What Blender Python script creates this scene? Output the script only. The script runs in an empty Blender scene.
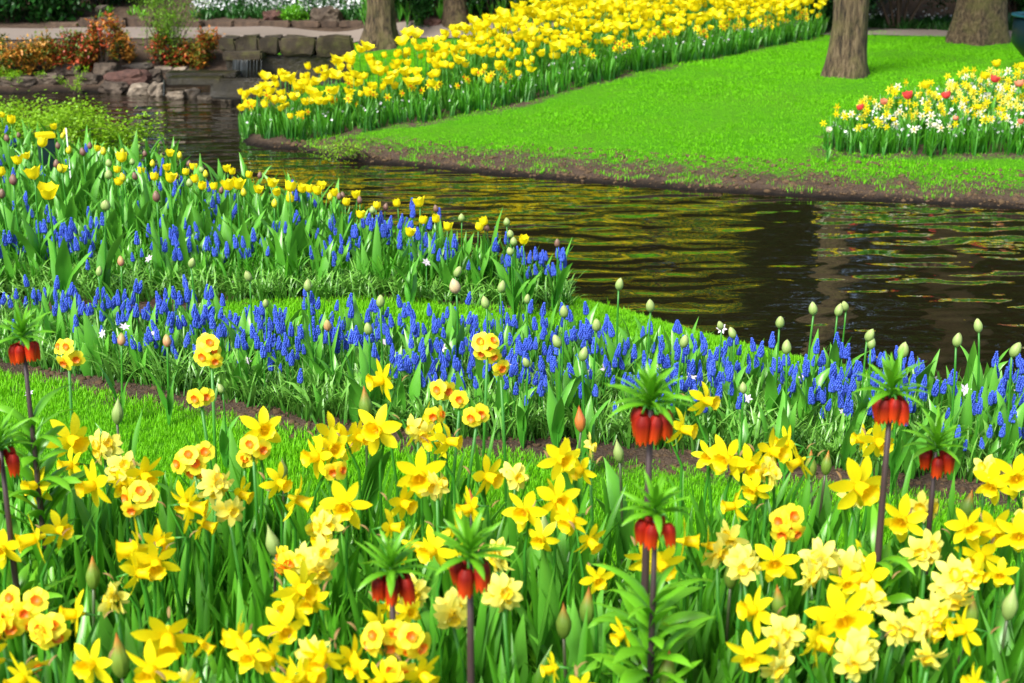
import bpy, math, random
import numpy as np
from mathutils import Vector, Matrix, Euler, noise
R = math.radians
rng = random.Random(7)
nr = np.random.RandomState(11)
sc = bpy.context.scene
COL = sc.collection

# ------------------------------------------------------------ camera, sky, sun, exposure
F = 1422.2
PITCH = 17.25
CH = 1.75
cam_d = bpy.data.cameras.new("camera"); cam = bpy.data.objects.new("camera", cam_d)
COL.objects.link(cam); sc.camera = cam
cam.location = (0, 0, CH); cam.rotation_euler = (R(90 - PITCH), 0, 0)
cam_d.lens = 50; cam_d.sensor_width = 36; cam_d.clip_end = 600; cam_d.clip_start = 0.05
cam_d.dof.use_dof = True; cam_d.dof.focus_distance = 4.5; cam_d.dof.aperture_fstop = 5.6
world = bpy.data.worlds.new("World"); sc.world = world; world.use_nodes = True
wn = world.node_tree; bg = wn.nodes["Background"]; sky = wn.nodes.new("ShaderNodeTexSky")
sky.sky_type = 'NISHITA'; sky.sun_disc = False
sky.sun_elevation = R(48); sky.sun_rotation = R(-145); sky.dust_density = 3.0; sky.ozone_density = 0.6
wn.links.new(sky.outputs[0], bg.inputs[0]); bg.inputs[1].default_value = 0.125
sun_d = bpy.data.lights.new("sun", 'SUN'); sun = bpy.data.objects.new("sun", sun_d); COL.objects.link(sun)
sun_d.energy = 3.3; sun_d.angle = R(22); sun_d.color = (1.0, 0.975, 0.92)
# the sun stands behind the camera, to its left
saz, sel = R(-145), R(48)
sdir = Vector((math.sin(saz) * math.cos(sel), math.cos(saz) * math.cos(sel), math.sin(sel)))
sun.rotation_euler = sdir.to_track_quat('Z', 'Y').to_euler()
sc.view_settings.view_transform = 'Standard'; sc.view_settings.look = 'None'
sc.view_settings.exposure = 0.82; sc.view_settings.gamma = 1.0
sc.cycles.max_bounces = 6; sc.cycles.transparent_max_bounces = 8
sc.cycles.use_denoising = True

# ------------------------------------------------------------ pixel <-> world
ROT = Euler((R(90 - PITCH), 0, 0)).to_matrix()
def ray(px, py):
    return ROT @ Vector(((px - 512) / F, -(py - 341.5) / F, -1.0))
def at_z(px, py, z):
    d = ray(px, py); t = (z - CH) / d.z
    return Vector((d.x * t, d.y * t, z))
def at_y(px, py, y):
    d = ray(px, py); t = y / d.y
    return Vector((d.x * t, y, CH + d.z * t))
RTI = np.array(ROT.transposed())
def project(x, y, z):
    p = RTI @ np.array([x, y, z - CH])
    return 512 + F * p[0] / -p[2], 341.5 - F * p[1] / -p[2]
def zpoly(pts, z=0.0):
    return np.array([[*at_z(px, py, z).xy] for px, py in pts])

def sdist(poly, x, y):
    """signed distance to a closed polygon, positive outside"""
    x = np.asarray(x, float); y = np.asarray(y, float)
    d = np.full(x.shape, 1e9); inside = np.zeros(x.shape, bool)
    n = len(poly)
    for i in range(n):
        ax, ay = poly[i]; bx, by = poly[(i + 1) % n]
        ex, ey = bx - ax, by - ay
        t = np.clip(((x - ax) * ex + (y - ay) * ey) / (ex * ex + ey * ey + 1e-12), 0, 1)
        d = np.minimum(d, np.hypot(x - ax - t * ex, y - ay - t * ey))
        c = ((ay > y) != (by > y)) & (x < (bx - ax) * (y - ay) / (by - ay + 1e-15) + ax)
        inside ^= c
    return np.where(inside, -d, d)

POND_PX = [(2600, 560), (1600, 450), (1200, 410), (1024, 395), (900, 388), (820, 374), (760, 357), (700, 339), (640, 322), (575, 306),
           (540, 290), (480, 273), (400, 252), (300, 224), (200, 196), (100, 172), (0, 154), (-150, 143), (-500, 126), (-1200, 122),
           (-1200, 96), (-500, 94), (-200, 93), (0, 94), (60, 92), (110, 93), (160, 92), (165, 84), (236, 82), (242, 100), (243, 125), (246, 144), (270, 148), (300, 149),
           (345, 161), (400, 165), (450, 170), (550, 179), (700, 191), (850, 199), (1024, 209), (1300, 226), (2600, 330)]
POND = zpoly(POND_PX)
def ss(t):
    t = np.clip(t, 0, 1); return t * t * (3 - 2 * t)
def height(x, y):
    x = np.asarray(x, float); y = np.asarray(y, float)
    d = sdist(POND, x, y)
    wob = 0.012 * np.sin(x * 2.3 + 1.1 * y) * np.sin(y * 1.9 - 0.7 * x) + 0.006 * np.sin(x * 6.1 + 2) * np.sin(y * 5.3)
    near = 0.035 * ss(d / .05) + 0.115 * ss(d / .4)
    far = 0.025 * ss(d / .04) + 0.055 * ss(d / .65) + 0.28 * ss((d - .15) / 3.0) + ss(d / .1) * (.010 * np.sin(x * 17 + 3 * np.sin(y * 9)) * np.sin(y * 13 + x * 5) + .006 * np.sin(x * 41) * np.sin(y * 37 + x * 9)) * (1 - ss((d - .5) / .6))
    rear = 0.05 * ss(d / .05) + 0.33 * ss(d / 1.1)
    # which bank: near bank, far lawn, rockery behind
    line = 9.2 - 0.45 * (x + 2.5)
    w_far = ss((x + 2.9) / 1.1)
    farz = far * w_far + rear * (1 - w_far)
    is_far = y > np.interp(x, [-30, -5, -3.2, -1.5, 0.5, 2, 4, 9, 30], [12.2, 11.2, 10.2, 8.9, 7.4, 6.6, 6.3, 6.3, 6.3])
    z = np.where(is_far, farz, near)
    bed = np.where(d < 0, -0.4 * ss(-d / .6), 0)
    z = np.where(d < 0, bed, z + wob * ss(d / .5))
    # mulch slope behind the path on the left
    z = z + 0.35 * ss((y - 16.3) / 3.0)
    # unseen bank beyond the path, added so its tulips mirror in the pond
    z = z + 2.1 * ss((y - 16.0) / 2.8) * ss((x + 2.0) / 1.2) * ss((4.6 - x) / 1.2)
    return z
def H(x, y):
    return float(height(np.array([x]), np.array([y]))[0])
def hit(px, py):
    d = ray(px, py)
    ts = np.linspace(1.2, 40, 1200)
    xs, ys, zs = d.x * ts, d.y * ts, CH + d.z * ts
    h = np.maximum(height(xs, ys), 0.0)
    k = np.argmax(zs < h)
    if not (zs < h).any(): k = len(ts) - 1
    t0, t1 = ts[k - 1], ts[k]
    for _ in range(12):
        tm = (t0 + t1) / 2
        if CH + d.z * tm < max(H(d.x * tm, d.y * tm), 0): t1 = tm
        else: t0 = tm
    t = t1
    return Vector((d.x * t, d.y * t, max(H(d.x * t, d.y * t), 0)))
def above(px, py, h):
    d = ray(px, py); ts = np.linspace(1.2, 30, 1500)
    xs, ys, zs = d.x * ts, d.y * ts, CH + d.z * ts
    g_ = np.maximum(height(xs, ys), .02) + h; k = int(np.argmax(zs < g_))
    if not (zs < g_).any(): k = len(ts) - 1
    return Vector((xs[k], ys[k], zs[k]))
def hpoly(pts):
    return np.array([[*hit(px, py).xy] for px, py in pts])

# beds, drawn along the ground
LEFT_BED = hpoly([(-160, 306), (0, 303), (80, 303), (180, 301), (300, 301), (420, 304), (520, 309), (568, 307), (540, 294), (480, 277), (400, 257), (300, 229), (200, 201), (100, 177), (0, 160), (-160, 150)])
MID_BED = hpoly([(-160, 352), (0, 372), (110, 392), (200, 408), (300, 432), (380, 445), (460, 450), (600, 458), (700, 468), (830, 484), (1024, 505), (1250, 530),
                 (1250, 420), (1024, 407), (900, 405), (820, 400), (740, 386), (640, 366), (540, 355), (440, 350), (330, 346), (200, 336), (0, 326), (-160, 322)])
FORE_BED = hpoly([(-400, 560), (0, 560), (200, 576), (400, 594), (560, 606), (700, 614), (850, 618), (1024, 632), (1400, 650), (1700, 1500), (-700, 1500)])
FAR_BED = hpoly([(245, 141), (290, 141), (335, 138), (400, 125), (460, 115), (512, 107), (600, 83), (700, 61), (760, 48), (824, 36),
                 (822, 29), (760, 25), (680, 25), (560, 46), (490, 68), (440, 88), (395, 104), (340, 112), (285, 119), (242, 130)])
MIX_BED = hpoly([(824, 150), (850, 155), (920, 156), (980, 154), (1024, 155), (1200, 160), (1200, 92), (1024, 92), (985, 98), (940, 106), (880, 122), (840, 138)])
MIRROR_BANK = np.array([(-1.6, 16.3), (3.6, 16.2), (4.0, 17.4), (4.0, 19.2), (-1.5, 19.2), (-1.9, 17.6)])  # tulip bank out of view, added to put yellow into the water's reflection
PATH_PX = [(-700, 27), (-200, 27), (0, 29), (120, 28), (250, 27), (380, 26), (520, 24), (700, 26), (820, 27), (945, 30), (1100, 32), (1700, 38)]
PATH_PX2 = [(1700, 52), (1100, 40), (945, 37.5), (820, 35.5), (700, 34), (520, 38), (380, 38), (250, 38), (120, 39), (0, 41), (-200, 42), (-700, 42)]
PATH = hpoly(PATH_PX + PATH_PX2)

def inner(P, k, dy):
    Q = P.copy(); Q[:k, 1] += dy; return Q
MID_IN = inner(MID_BED, 12, .13); LEFT_IN = inner(LEFT_BED, 8, .10)
# ------------------------------------------------------------ materials
def new_mat(name):
    m = bpy.data.materials.new(name); m.use_nodes = True
    nt = m.node_tree; nt.nodes.clear()
    out = nt.nodes.new("ShaderNodeOutputMaterial")
    return m, nt, out
def N(nt, t, **k):
    n = nt.nodes.new(t)
    for a, b in k.items(): setattr(n, a, b)
    return n
def ramp(nt, fac, stops):
    r = N(nt, "ShaderNodeValToRGB"); e = r.color_ramp.elements
    while len(e) < len(stops): e.new(.5)
    for i, (p, c) in enumerate(stops): e[i].position = p; e[i].color = (*c, 1)
    nt.links.new(fac, r.inputs[0]); return r.outputs[0]
def mixc(nt, fac, a, b, mode='MIX'):
    m = N(nt, "ShaderNodeMix", data_type='RGBA', blend_type=mode)
    L = nt.links
    for i, v in ((0, fac), (6, a), (7, b)):
        if hasattr(v, 'links') or isinstance(v, bpy.types.NodeSocket): L.new(v, m.inputs[i])
        elif i == 0: m.inputs[0].default_value = v
        else: m.inputs[i].default_value = (*v, 1)
    return m.outputs[2]
def noise_tex(nt, scale, detail=4, rough=.6, vec=None, coord='Object'):
    n = N(nt, "ShaderNodeTexNoise"); n.inputs['Scale'].default_value = scale
    n.inputs['Detail'].default_value = detail; n.inputs['Roughness'].default_value = rough
    if vec is None:
        tc = N(nt, "ShaderNodeTexCoord"); vec = tc.outputs[coord]
    nt.links.new(vec, n.inputs['Vector']); return n.outputs['Fac']

def leafy(name, c0, c1, ctip=None, rough=.4, trans=.25, spec=.5, tipstart=.0, tippow=1.0, stripes=0, bump=0.0):
    """plant tissue: hue varies from leaf to leaf (r), along the leaf (t), and lets light through"""
    m, nt, out = new_mat(name); L = nt.links
    a_r = N(nt, "ShaderNodeAttribute", attribute_name="r"); a_t = N(nt, "ShaderNodeAttribute", attribute_name="t")
    oi = N(nt, "ShaderNodeObjectInfo")
    add = N(nt, "ShaderNodeMath", operation='ADD'); L.new(a_r.outputs['Fac'], add.inputs[0]); L.new(oi.outputs['Random'], add.inputs[1])
    hf = N(nt, "ShaderNodeMath", operation='MULTIPLY'); L.new(add.outputs[0], hf.inputs[0]); hf.inputs[1].default_value = .5
    c = mixc(nt, hf.outputs[0], c0, c1)
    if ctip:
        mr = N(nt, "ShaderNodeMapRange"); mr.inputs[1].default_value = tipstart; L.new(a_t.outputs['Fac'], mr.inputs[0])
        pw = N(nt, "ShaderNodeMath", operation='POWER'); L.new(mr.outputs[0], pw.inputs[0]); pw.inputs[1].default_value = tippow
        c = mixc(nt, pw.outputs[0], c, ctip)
    if stripes:
        nz = noise_tex(nt, stripes, 2)
        c = mixc(nt, nz, c, mixc(nt, .5, c, (.9, .9, .9), 'MULTIPLY'))
    p = N(nt, "ShaderNodeBsdfPrincipled"); L.new(c, p.inputs['Base Color'])
    p.inputs['Roughness'].default_value = rough; p.inputs['Specular IOR Level'].default_value = spec
    tr = N(nt, "ShaderNodeBsdfTranslucent"); L.new(c, tr.inputs['Color'])
    mx = N(nt, "ShaderNodeMixShader"); mx.inputs[0].default_value = trans
    L.new(p.outputs[0], mx.inputs[1]); L.new(tr.outputs[0], mx.inputs[2]); L.new(mx.outputs[0], out.inputs[0])
    if bump:
        b = N(nt, "ShaderNodeBump"); b.inputs['Strength'].default_value = bump; b.inputs['Distance'].default_value = .002
        L.new(noise_tex(nt, 160, 2), b.inputs['Height']); L.new(b.outputs[0], p.inputs['Normal'])
    return m
def stony(name, stops, scale=8, rough=.85, bump=.6, dist=.02):
    m, nt, out = new_mat(name); L = nt.links
    n1 = noise_tex(nt, scale, 8, .7)
    oi = N(nt, "ShaderNodeObjectInfo")
    c = ramp(nt, n1, stops)
    v = N(nt, "ShaderNodeMapRange"); L.new(oi.outputs['Random'], v.inputs[0]); v.inputs[3].default_value = .75; v.inputs[4].default_value = 1.25
    hs = N(nt, "ShaderNodeHueSaturation"); L.new(v.outputs[0], hs.inputs['Value']); L.new(c, hs.inputs['Color'])
    p = N(nt, "ShaderNodeBsdfPrincipled"); L.new(hs.outputs[0], p.inputs['Base Color']); p.inputs['Roughness'].default_value = rough
    b = N(nt, "ShaderNodeBump"); b.inputs['Strength'].default_value = bump; b.inputs['Distance'].default_value = dist
    L.new(noise_tex(nt, scale * 4, 6, .7), b.inputs['Height']); L.new(b.outputs[0], p.inputs['Normal'])
    L.new(p.outputs[0], out.inputs[0]); return m

M = {}
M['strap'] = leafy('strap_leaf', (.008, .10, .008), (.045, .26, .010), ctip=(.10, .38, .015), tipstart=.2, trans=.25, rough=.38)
M['pale_strap'] = leafy('pale_strap_leaf', (.010, .11, .008), (.075, .32, .022), ctip=(.22, .50, .07), rough=.3, trans=.25)  # pale green leaf, lightened further to stand in for white highlights
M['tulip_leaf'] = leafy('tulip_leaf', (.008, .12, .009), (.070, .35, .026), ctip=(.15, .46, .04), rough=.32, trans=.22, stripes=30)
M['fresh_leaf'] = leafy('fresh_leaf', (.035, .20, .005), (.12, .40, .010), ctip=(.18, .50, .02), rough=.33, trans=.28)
M['stem'] = leafy('stem', (.03, .20, .015), (.06, .28, .02), trans=.1)
M['dark_stem'] = leafy('dark_stem', (.035, .022, .024), (.06, .034, .034), trans=.0, rough=.5)
M['bud_stem'] = leafy('bud_stem', (.08, .06, .04), (.05, .12, .03), trans=.0)
M['petal_y'] = leafy('petal_yellow', (.93, .74, .003), (.97, .86, .008), ctip=(.97, .88, .010), rough=.55, trans=.36, spec=.25, bump=.3, stripes=140)
M['trumpet'] = leafy('trumpet_gold', (.93, .60, .002), (.96, .70, .003), ctip=(.97, .76, .005), rough=.5, trans=.28, spec=.3)
M['petal_b'] = leafy('petal_bright_yellow', (.94, .78, .012), (.97, .85, .03), ctip=(.98, .90, .05), rough=.5, trans=.3, spec=.3)
M['cup_orange'] = leafy('cup_orange', (.90, .13, .004), (.92, .20, .004), ctip=(.94, .30, .008), rough=.5, trans=.25)
M['petal_pale'] = leafy('petal_lemon', (.95, .84, .05), (.96, .88, .13), ctip=(.97, .92, .20), rough=.5, trans=.3, spec=.3)
M['cup_yellow'] = leafy('cup_yellow', (.93, .68, .01), (.93, .72, .03), rough=.5, trans=.3)
M['spathe'] = leafy('dry_spathe', (.30, .17, .06), (.42, .30, .10), rough=.7, trans=.35)
M['bell_red'] = leafy('bell_red', (.15, .006, .005), (.50, .018, .005), ctip=(.84, .08, .006), rough=.55, spec=.25, stripes=160, trans=.25, tipstart=.3)  # red is darker at the base; tips brightened further to look lit
M['tulip_y'] = leafy('tulip_yellow', (.93, .74, .003), (.97, .86, .008), ctip=(.97, .84, .006), stripes=90, rough=.5, trans=.35, spec=.35)
M['tulip_gy'] = leafy('tulip_opening', (.55, .60, .03), (.85, .74, .02), ctip=(.88, .74, .02), rough=.45, trans=.2)
M['bud_purple'] = leafy('tulip_bud_purple', (.16, .09, .06), (.20, .05, .06), ctip=(.22, .14, .09), rough=.5, trans=.08)
M['bud_green'] = leafy('tulip_bud_pale', (.26, .40, .10), (.15, .31, .05), ctip=(.42, .52, .17), rough=.5, trans=.15, stripes=90)
M['bud_striped'] = leafy('tulip_bud_blush', (.60, .46, .26), (.55, .28, .16), ctip=(.60, .55, .30), rough=.5, trans=.15, stripes=90)
M['bud_pink'] = leafy('tulip_bud_pink', (.60, .20, .14), (.62, .26, .16), ctip=(.45, .40, .12), rough=.5, trans=.15)
M['bud_tip'] = leafy('tulip_bud_tipped', (.13, .26, .03), (.22, .32, .04), ctip=(.62, .16, .03), tipstart=.55, tippow=1.4, rough=.45, trans=.12)
M['bud_orange'] = leafy('tulip_bud_orange', (.45, .20, .05), (.55, .22, .05), ctip=(.70, .16, .03), rough=.45, trans=.12)
M['tulip_red'] = leafy('tulip_red', (.72, .02, .03), (.80, .05, .06), ctip=(.85, .10, .08), trans=.25)
M['tulip_salmon'] = leafy('tulip_salmon', (.85, .18, .10), (.85, .25, .14), ctip=(.90, .38, .22), trans=.25)
M['tulip_white'] = leafy('tulip_cream', (.80, .78, .55), (.85, .80, .6), trans=.25)
M['muscari'] = leafy('grape_hyacinth_blue', (.010, .028, .30), (.10, .20, .92), ctip=(.07, .15, .80), rough=.45, trans=.15, spec=.3)
M['white_fl'] = leafy('white_petal', (.80, .82, .80), (.74, .76, .85), trans=.25, rough=.5)
M['pinkwhite'] = leafy('pinkish_petal', (.75, .62, .74), (.80, .74, .80), trans=.25, rough=.5)
M['grass'] = leafy('grass_blade', (.06, .36, .002), (.17, .54, .004), ctip=(.21, .60, .006), rough=.5, trans=.3, spec=.25)
M['far_grass'] = leafy('far_grass_blade', (.075, .36, .003), (.145, .49, .004), ctip=(.16, .52, .005), rough=.6, trans=.25, spec=.15)
M['shrub_lime'] = leafy('lime_leaf', (.13, .34, .004), (.32, .54, .01), rough=.5, trans=.3)
M['shrub_light'] = leafy('small_green_leaf', (.08, .26, .008), (.24, .44, .015), rough=.5, trans=.3)
M['shrub_dark'] = leafy('dark_leaf', (.006, .035, .008), (.016, .075, .012), rough=.35, trans=.12)
M['shrub_mid'] = leafy('glossy_leaf', (.012, .07, .010), (.035, .15, .02), rough=.35, trans=.15)
M['crown'] = leafy('spring_leaf', (.03, .11, .012), (.08, .19, .02), rough=.5, trans=.3)
M['fire_leaf'] = leafy('red_young_leaf', (.30, .018, .012), (.58, .16, .03), rough=.45, trans=.2)
M['fire_leaf2'] = leafy('orange_young_leaf', (.52, .12, .02), (.58, .36, .04), rough=.45, trans=.2)
M['old_leaf'] = leafy('olive_leaf', (.05, .10, .01), (.16, .20, .02), rough=.45, trans=.15)
M['twig'] = leafy('twig', (.06, .04, .025), (.09, .06, .04), rough=.8, trans=0)
M['rock'] = stony('rock', [(.3, (.016, .012, .008)), (.5, (.060, .042, .028)), (.75, (.19, .15, .11))], 7)
M['rock_red'] = stony('rock_reddish', [(.3, (.03, .014, .010)), (.55, (.095, .042, .030)), (.8, (.22, .13, .10))], 7)
M['rock_pale'] = stony('rock_pale', [(.25, (.05, .04, .03)), (.5, (.20, .16, .115)), (.8, (.42, .36, .28))], 9)
M['block'] = stony('wall_stone', [(.3, (.008, .006, .003)), (.5, (.034, .024, .011)), (.72, (.085, .085, .02))], 5)  # block, rock, kerb and path tones darkened to carry the rockery corner's shade
M['wet'] = stony('wet_stone', [(.3, (.005, .004, .002)), (.55, (.022, .018, .007)), (.8, (.075, .070, .018))], 6, rough=.35)
M['kerb'] = stony('kerb_stone', [(.3, (.03, .02, .013)), (.6, (.11, .07, .045)), (.8, (.2, .15, .1))], 9)

def ground_mat():
    m, nt, out = new_mat('ground_soil_and_lawn'); L = nt.links
    geo = N(nt, "ShaderNodeNewGeometry"); pos = geo.outputs['Position']
    at = N(nt, "ShaderNodeAttribute", attribute_name="lawn")
    wet = N(nt, "ShaderNodeAttribute", attribute_name="shore")
    n1 = noise_tex(nt, 4, 6, .65, pos); n2 = noise_tex(nt, 28, 6, .7, pos); n3 = noise_tex(nt, 140, 4, .7, pos); n4 = noise_tex(nt, 1.3, 3, .6, pos)
    soil = ramp(nt, n2, [(.3, (.030, .018, .010)), (.5, (.085, .052, .032)), (.68, (.17, .11, .07)), (.8, (.30, .22, .15))])
    soil = mixc(nt, ramp(nt, n3, [(.35, (0,)*3), (.7, (1,)*3)]), soil, (.25, .18, .13))
    soil = mixc(nt, ramp(nt, n1, [(.42, (0,)*3), (.7, (.55,)*3)]), soil, (.035, .024, .016))
    gr = ramp(nt, n3, [(.25, (.035, .21, .002)), (.55, (.11, .44, .004)), (.8, (.18, .54, .006))])
    gr = mixc(nt, ramp(nt, n4, [(.35, (0,)*3), (.7, (.5,)*3)]), gr, (.15, .38, .01))
    a = N(nt, "ShaderNodeMath", operation='MULTIPLY_ADD'); L.new(n1, a.inputs[0]); a.inputs[1].default_value = .5; L.new(at.outputs['Fac'], a.inputs[2])
    b = N(nt, "ShaderNodeMath", operation='MULTIPLY_ADD'); L.new(n2, b.inputs[0]); b.inputs[1].default_value = .35; L.new(a.outputs[0], b.inputs[2])
    f = N(nt, "ShaderNodeMapRange"); L.new(b.outputs[0], f.inputs[0]); f.inputs[1].default_value = .38; f.inputs[2].default_value = .50
    c = mixc(nt, f.outputs[0], soil, gr)
    w = N(nt, "ShaderNodeMapRange"); L.new(wet.outputs['Fac'], w.inputs[0]); w.inputs[1].default_value = .10; w.inputs[2].default_value = .0
    c = mixc(nt, w.outputs[0], c, (.012, .009, .006))
    p = N(nt, "ShaderNodeBsdfPrincipled"); L.new(c, p.inputs['Base Color']); p.inputs['Roughness'].default_value = .95
    p.inputs['Specular IOR Level'].default_value = .2
    bp = N(nt, "ShaderNodeBump"); bp.inputs['Strength'].default_value = 1; bp.inputs['Distance'].default_value = .03
    ad = N(nt, "ShaderNodeMath", operation='ADD'); L.new(n2, ad.inputs[0]); L.new(n3, ad.inputs[1]); L.new(ad.outputs[0], bp.inputs['Height'])
    L.new(bp.outputs[0], p.inputs['Normal']); L.new(p.outputs[0], out.inputs[0]); return m
M['ground'] = ground_mat()
def path_mat():
    m, nt, out = new_mat('path_gravel'); L = nt.links
    geo = N(nt, "ShaderNodeNewGeometry"); pos = geo.outputs['Position']
    c = ramp(nt, noise_tex(nt, 30, 6, .8, pos), [(.3, (.16, .125, .10)), (.7, (.27, .225, .19))])
    c = mixc(nt, noise_tex(nt, 1.5, 3, .6, pos), c, (.22, .18, .15))
    p = N(nt, "ShaderNodeBsdfPrincipled"); L.new(c, p.inputs['Base Color']); p.inputs['Roughness'].default_value = .9
    L.new(p.outputs[0], out.inputs[0]); return m
M['path'] = path_mat()
M['crumb'] = leafy('earth_crumb', (.025, .014, .008), (.13, .085, .045), rough=.9, trans=0, spec=.2)
def bark(name, c0, c1, c2, vs=1.0):
    m, nt, out = new_mat(name); L = nt.links
    tc = N(nt, "ShaderNodeTexCoord"); mp = N(nt, "ShaderNodeMapping"); mp.inputs['Scale'].default_value = (1, 1, .16 * vs)
    L.new(tc.outputs['Object'], mp.inputs[0])
    n = noise_tex(nt, 38, 6, .7, mp.outputs[0]); n2 = noise_tex(nt, 5, 5, .6); n3 = noise_tex(nt, 120, 4, .7)
    c = ramp(nt, n, [(.40, c0), (.52, c1), (.70, c2)])
    c = mixc(nt, ramp(nt, n2, [(.45, (0,)*3), (.65, (.6,)*3)]), c, (.13, .125, .03))
    c = mixc(nt, ramp(nt, n3, [(.5, (0,)*3), (.75, (.5,)*3)]), c, c2)
    p = N(nt, "ShaderNodeBsdfPrincipled"); L.new(c, p.inputs['Base Color']); p.inputs['Roughness'].default_value = .9
    b = N(nt, "ShaderNodeBump"); b.inputs['Strength'].default_value = 1; b.inputs['Distance'].default_value = .05
    L.new(n, b.inputs['Height']); L.new(b.outputs[0], p.inputs['Normal']); L.new(p.outputs[0], out.inputs[0]); return m
M['bark'] = bark('bark', (.018, .011, .006), (.12, .082, .042), (.26, .195, .11))
M['bark_old'] = bark('bark_old', (.022, .013, .007), (.10, .066, .032), (.22, .165, .09), 3)
def water_mat():
    m, nt, out = new_mat('pond_water'); L = nt.links
    geo = N(nt, "ShaderNodeNewGeometry"); pos = geo.outputs['Position']
    mp = N(nt, "ShaderNodeMapping"); mp.inputs['Scale'].default_value = (.55, 1.1, 1); mp.inputs['Rotation'].default_value = (0, 0, R(-8)); L.new(pos, mp.inputs[0])
    mp2 = N(nt, "ShaderNodeMapping"); mp2.inputs['Scale'].default_value = (.8, 1.2, 1); mp2.inputs['Rotation'].default_value = (0, 0, R(20)); L.new(pos, mp2.inputs[0])
    n1 = noise_tex(nt, 4.8, 1, .40, mp.outputs[0]); n2 = noise_tex(nt, 15, 2, .5, mp2.outputs[0])
    calm = noise_tex(nt, .5, 2, .5, pos)
    k = N(nt, "ShaderNodeMapRange"); L.new(calm, k.inputs[0]); k.inputs[1].default_value = .35; k.inputs[2].default_value = .65; k.inputs[3].default_value = .45; k.inputs[4].default_value = 1.15
    s = N(nt, "ShaderNodeMath", operation='MULTIPLY_ADD'); L.new(n2, s.inputs[0]); s.inputs[1].default_value = .035; L.new(n1, s.inputs[2])
    s2 = N(nt, "ShaderNodeMath", operation='MULTIPLY'); L.new(s.outputs[0], s2.inputs[0]); L.new(k.outputs[0], s2.inputs[1])
    b = N(nt, "ShaderNodeBump"); b.inputs['Strength'].default_value = 1; b.inputs['Distance'].default_value = .034
    L.new(s2.outputs[0], b.inputs['Height'])
    p = N(nt, "ShaderNodeBsdfPrincipled"); p.inputs['Base Color'].default_value = (.012, .009, .004, 1)
    p.inputs['Roughness'].default_value = .02; p.inputs['IOR'].default_value = 3.2; p.inputs['Specular IOR Level'].default_value = .5
    L.new(b.outputs[0], p.inputs['Normal']); L.new(p.outputs[0], out.inputs[0]); return m
M['water'] = water_mat()
def simple(name, c, rough=.5, metal=0):
    m, nt, out = new_mat(name); p = N(nt, "ShaderNodeBsdfPrincipled")
    nz = noise_tex(nt, 9, 5, .6)
    cc = mixc(nt, nz, tuple(x * .8 for x in c), c); nt.links.new(cc, p.inputs['Base Color'])
    p.inputs['Roughness'].default_value = rough; p.inputs['Metallic'].default_value = metal
    nt.links.new(p.outputs[0], out.inputs[0]); return m
M['teal'] = simple('dark_teal_paint', (.002, .014, .022), .4)
M['teal_rim'] = simple('teal_rim_paint', (.008, .07, .10), .4)
M['white_paint'] = simple('white_paint', (.75, .75, .75), .6)
M['black_box'] = simple('black_plastic', (.01, .03, .035), .4)
M['fall'] = simple('falling_water', (.03, .038, .038), .15)
M['maroon'] = simple('maroon_cloth', (.12, .005, .015), .8)

# ------------------------------------------------------------ mesh building
class MB:
    """collects quads and triangles with two point attributes: t (along) and r (per piece)"""
    def __init__(s): s.v = []; s.f = []; s.t = []; s.r = []; s.m = []
    def add(s, verts, faces, t=None, r=0.5, m=0):
        b = len(s.v); s.v += [tuple(p) for p in verts]
        s.t += list(t) if t is not None else [0.5] * len(verts); s.r += [r] * len(verts)
        s.f += [tuple(b + i for i in f) for f in faces]; s.m += [m] * len(faces)
    def arrays(s):
        F4 = np.array([f if len(f) == 4 else (f[0], f[1], f[2], f[2]) for f in s.f], np.int64)
        return dict(v=np.array(s.v, float), f=F4, t=np.array(s.t), r=np.array(s.r), m=np.array(s.m))
    def mesh(s, name, mats, smooth=True):
        me = bpy.data.meshes.new(name); me.from_pydata(s.v, [], s.f)
        for mm in mats: me.materials.append(M[mm] if isinstance(mm, str) else mm)
        me.polygons.foreach_set('material_index', s.m)
        if smooth: me.polygons.foreach_set('use_smooth', [True] * len(s.f))
        for nm, dat in (('t', s.t), ('r', s.r)):
            a = me.attributes.new(nm, 'FLOAT', 'POINT'); a.data.foreach_set('value', dat)
        me.update(); return me
    def build(s, name, mats, parent=None, smooth=True):
        o = bpy.data.objects.new(name, s.mesh(name, [mats] if isinstance(mats, str) else mats, smooth)); COL.objects.link(o)
        if parent: o.parent = parent
        return o
def np_object(name, V, Fq, mats, t=None, r=None, mi=None, smooth=True):
    tri = Fq[:, 2] == Fq[:, 3]
    me = bpy.data.meshes.new(name); me.vertices.add(len(V)); me.vertices.foreach_set('co', V.astype(np.float32).ravel())
    Q = Fq[~tri]; T = Fq[tri][:, :3]
    nl = Q.size + T.size; me.loops.add(nl); me.polygons.add(len(Q) + len(T))
    me.loops.foreach_set('vertex_index', np.concatenate([Q.ravel(), T.ravel()]).astype(np.int32))
    st = np.concatenate([np.arange(len(Q)) * 4, len(Q) * 4 + np.arange(len(T)) * 3]).astype(np.int32)
    me.polygons.foreach_set('loop_start', st)
    for mm in mats: me.materials.append(M[mm])
    if mi is not None: me.polygons.foreach_set('material_index', np.concatenate([mi[~tri], mi[tri]]).astype(np.int32))
    me.polygons.foreach_set('use_smooth', np.full(len(Fq), smooth))
    for nm, dat in (('t', t), ('r', r)):
        if dat is not None:
            a = me.attributes.new(nm, 'FLOAT', 'POINT'); a.data.foreach_set('value', np.asarray(dat, np.float32))
    me.update(calc_edges=True); me.validate()
    o = bpy.data.objects.new(name, me); COL.objects.link(o); return o
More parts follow.
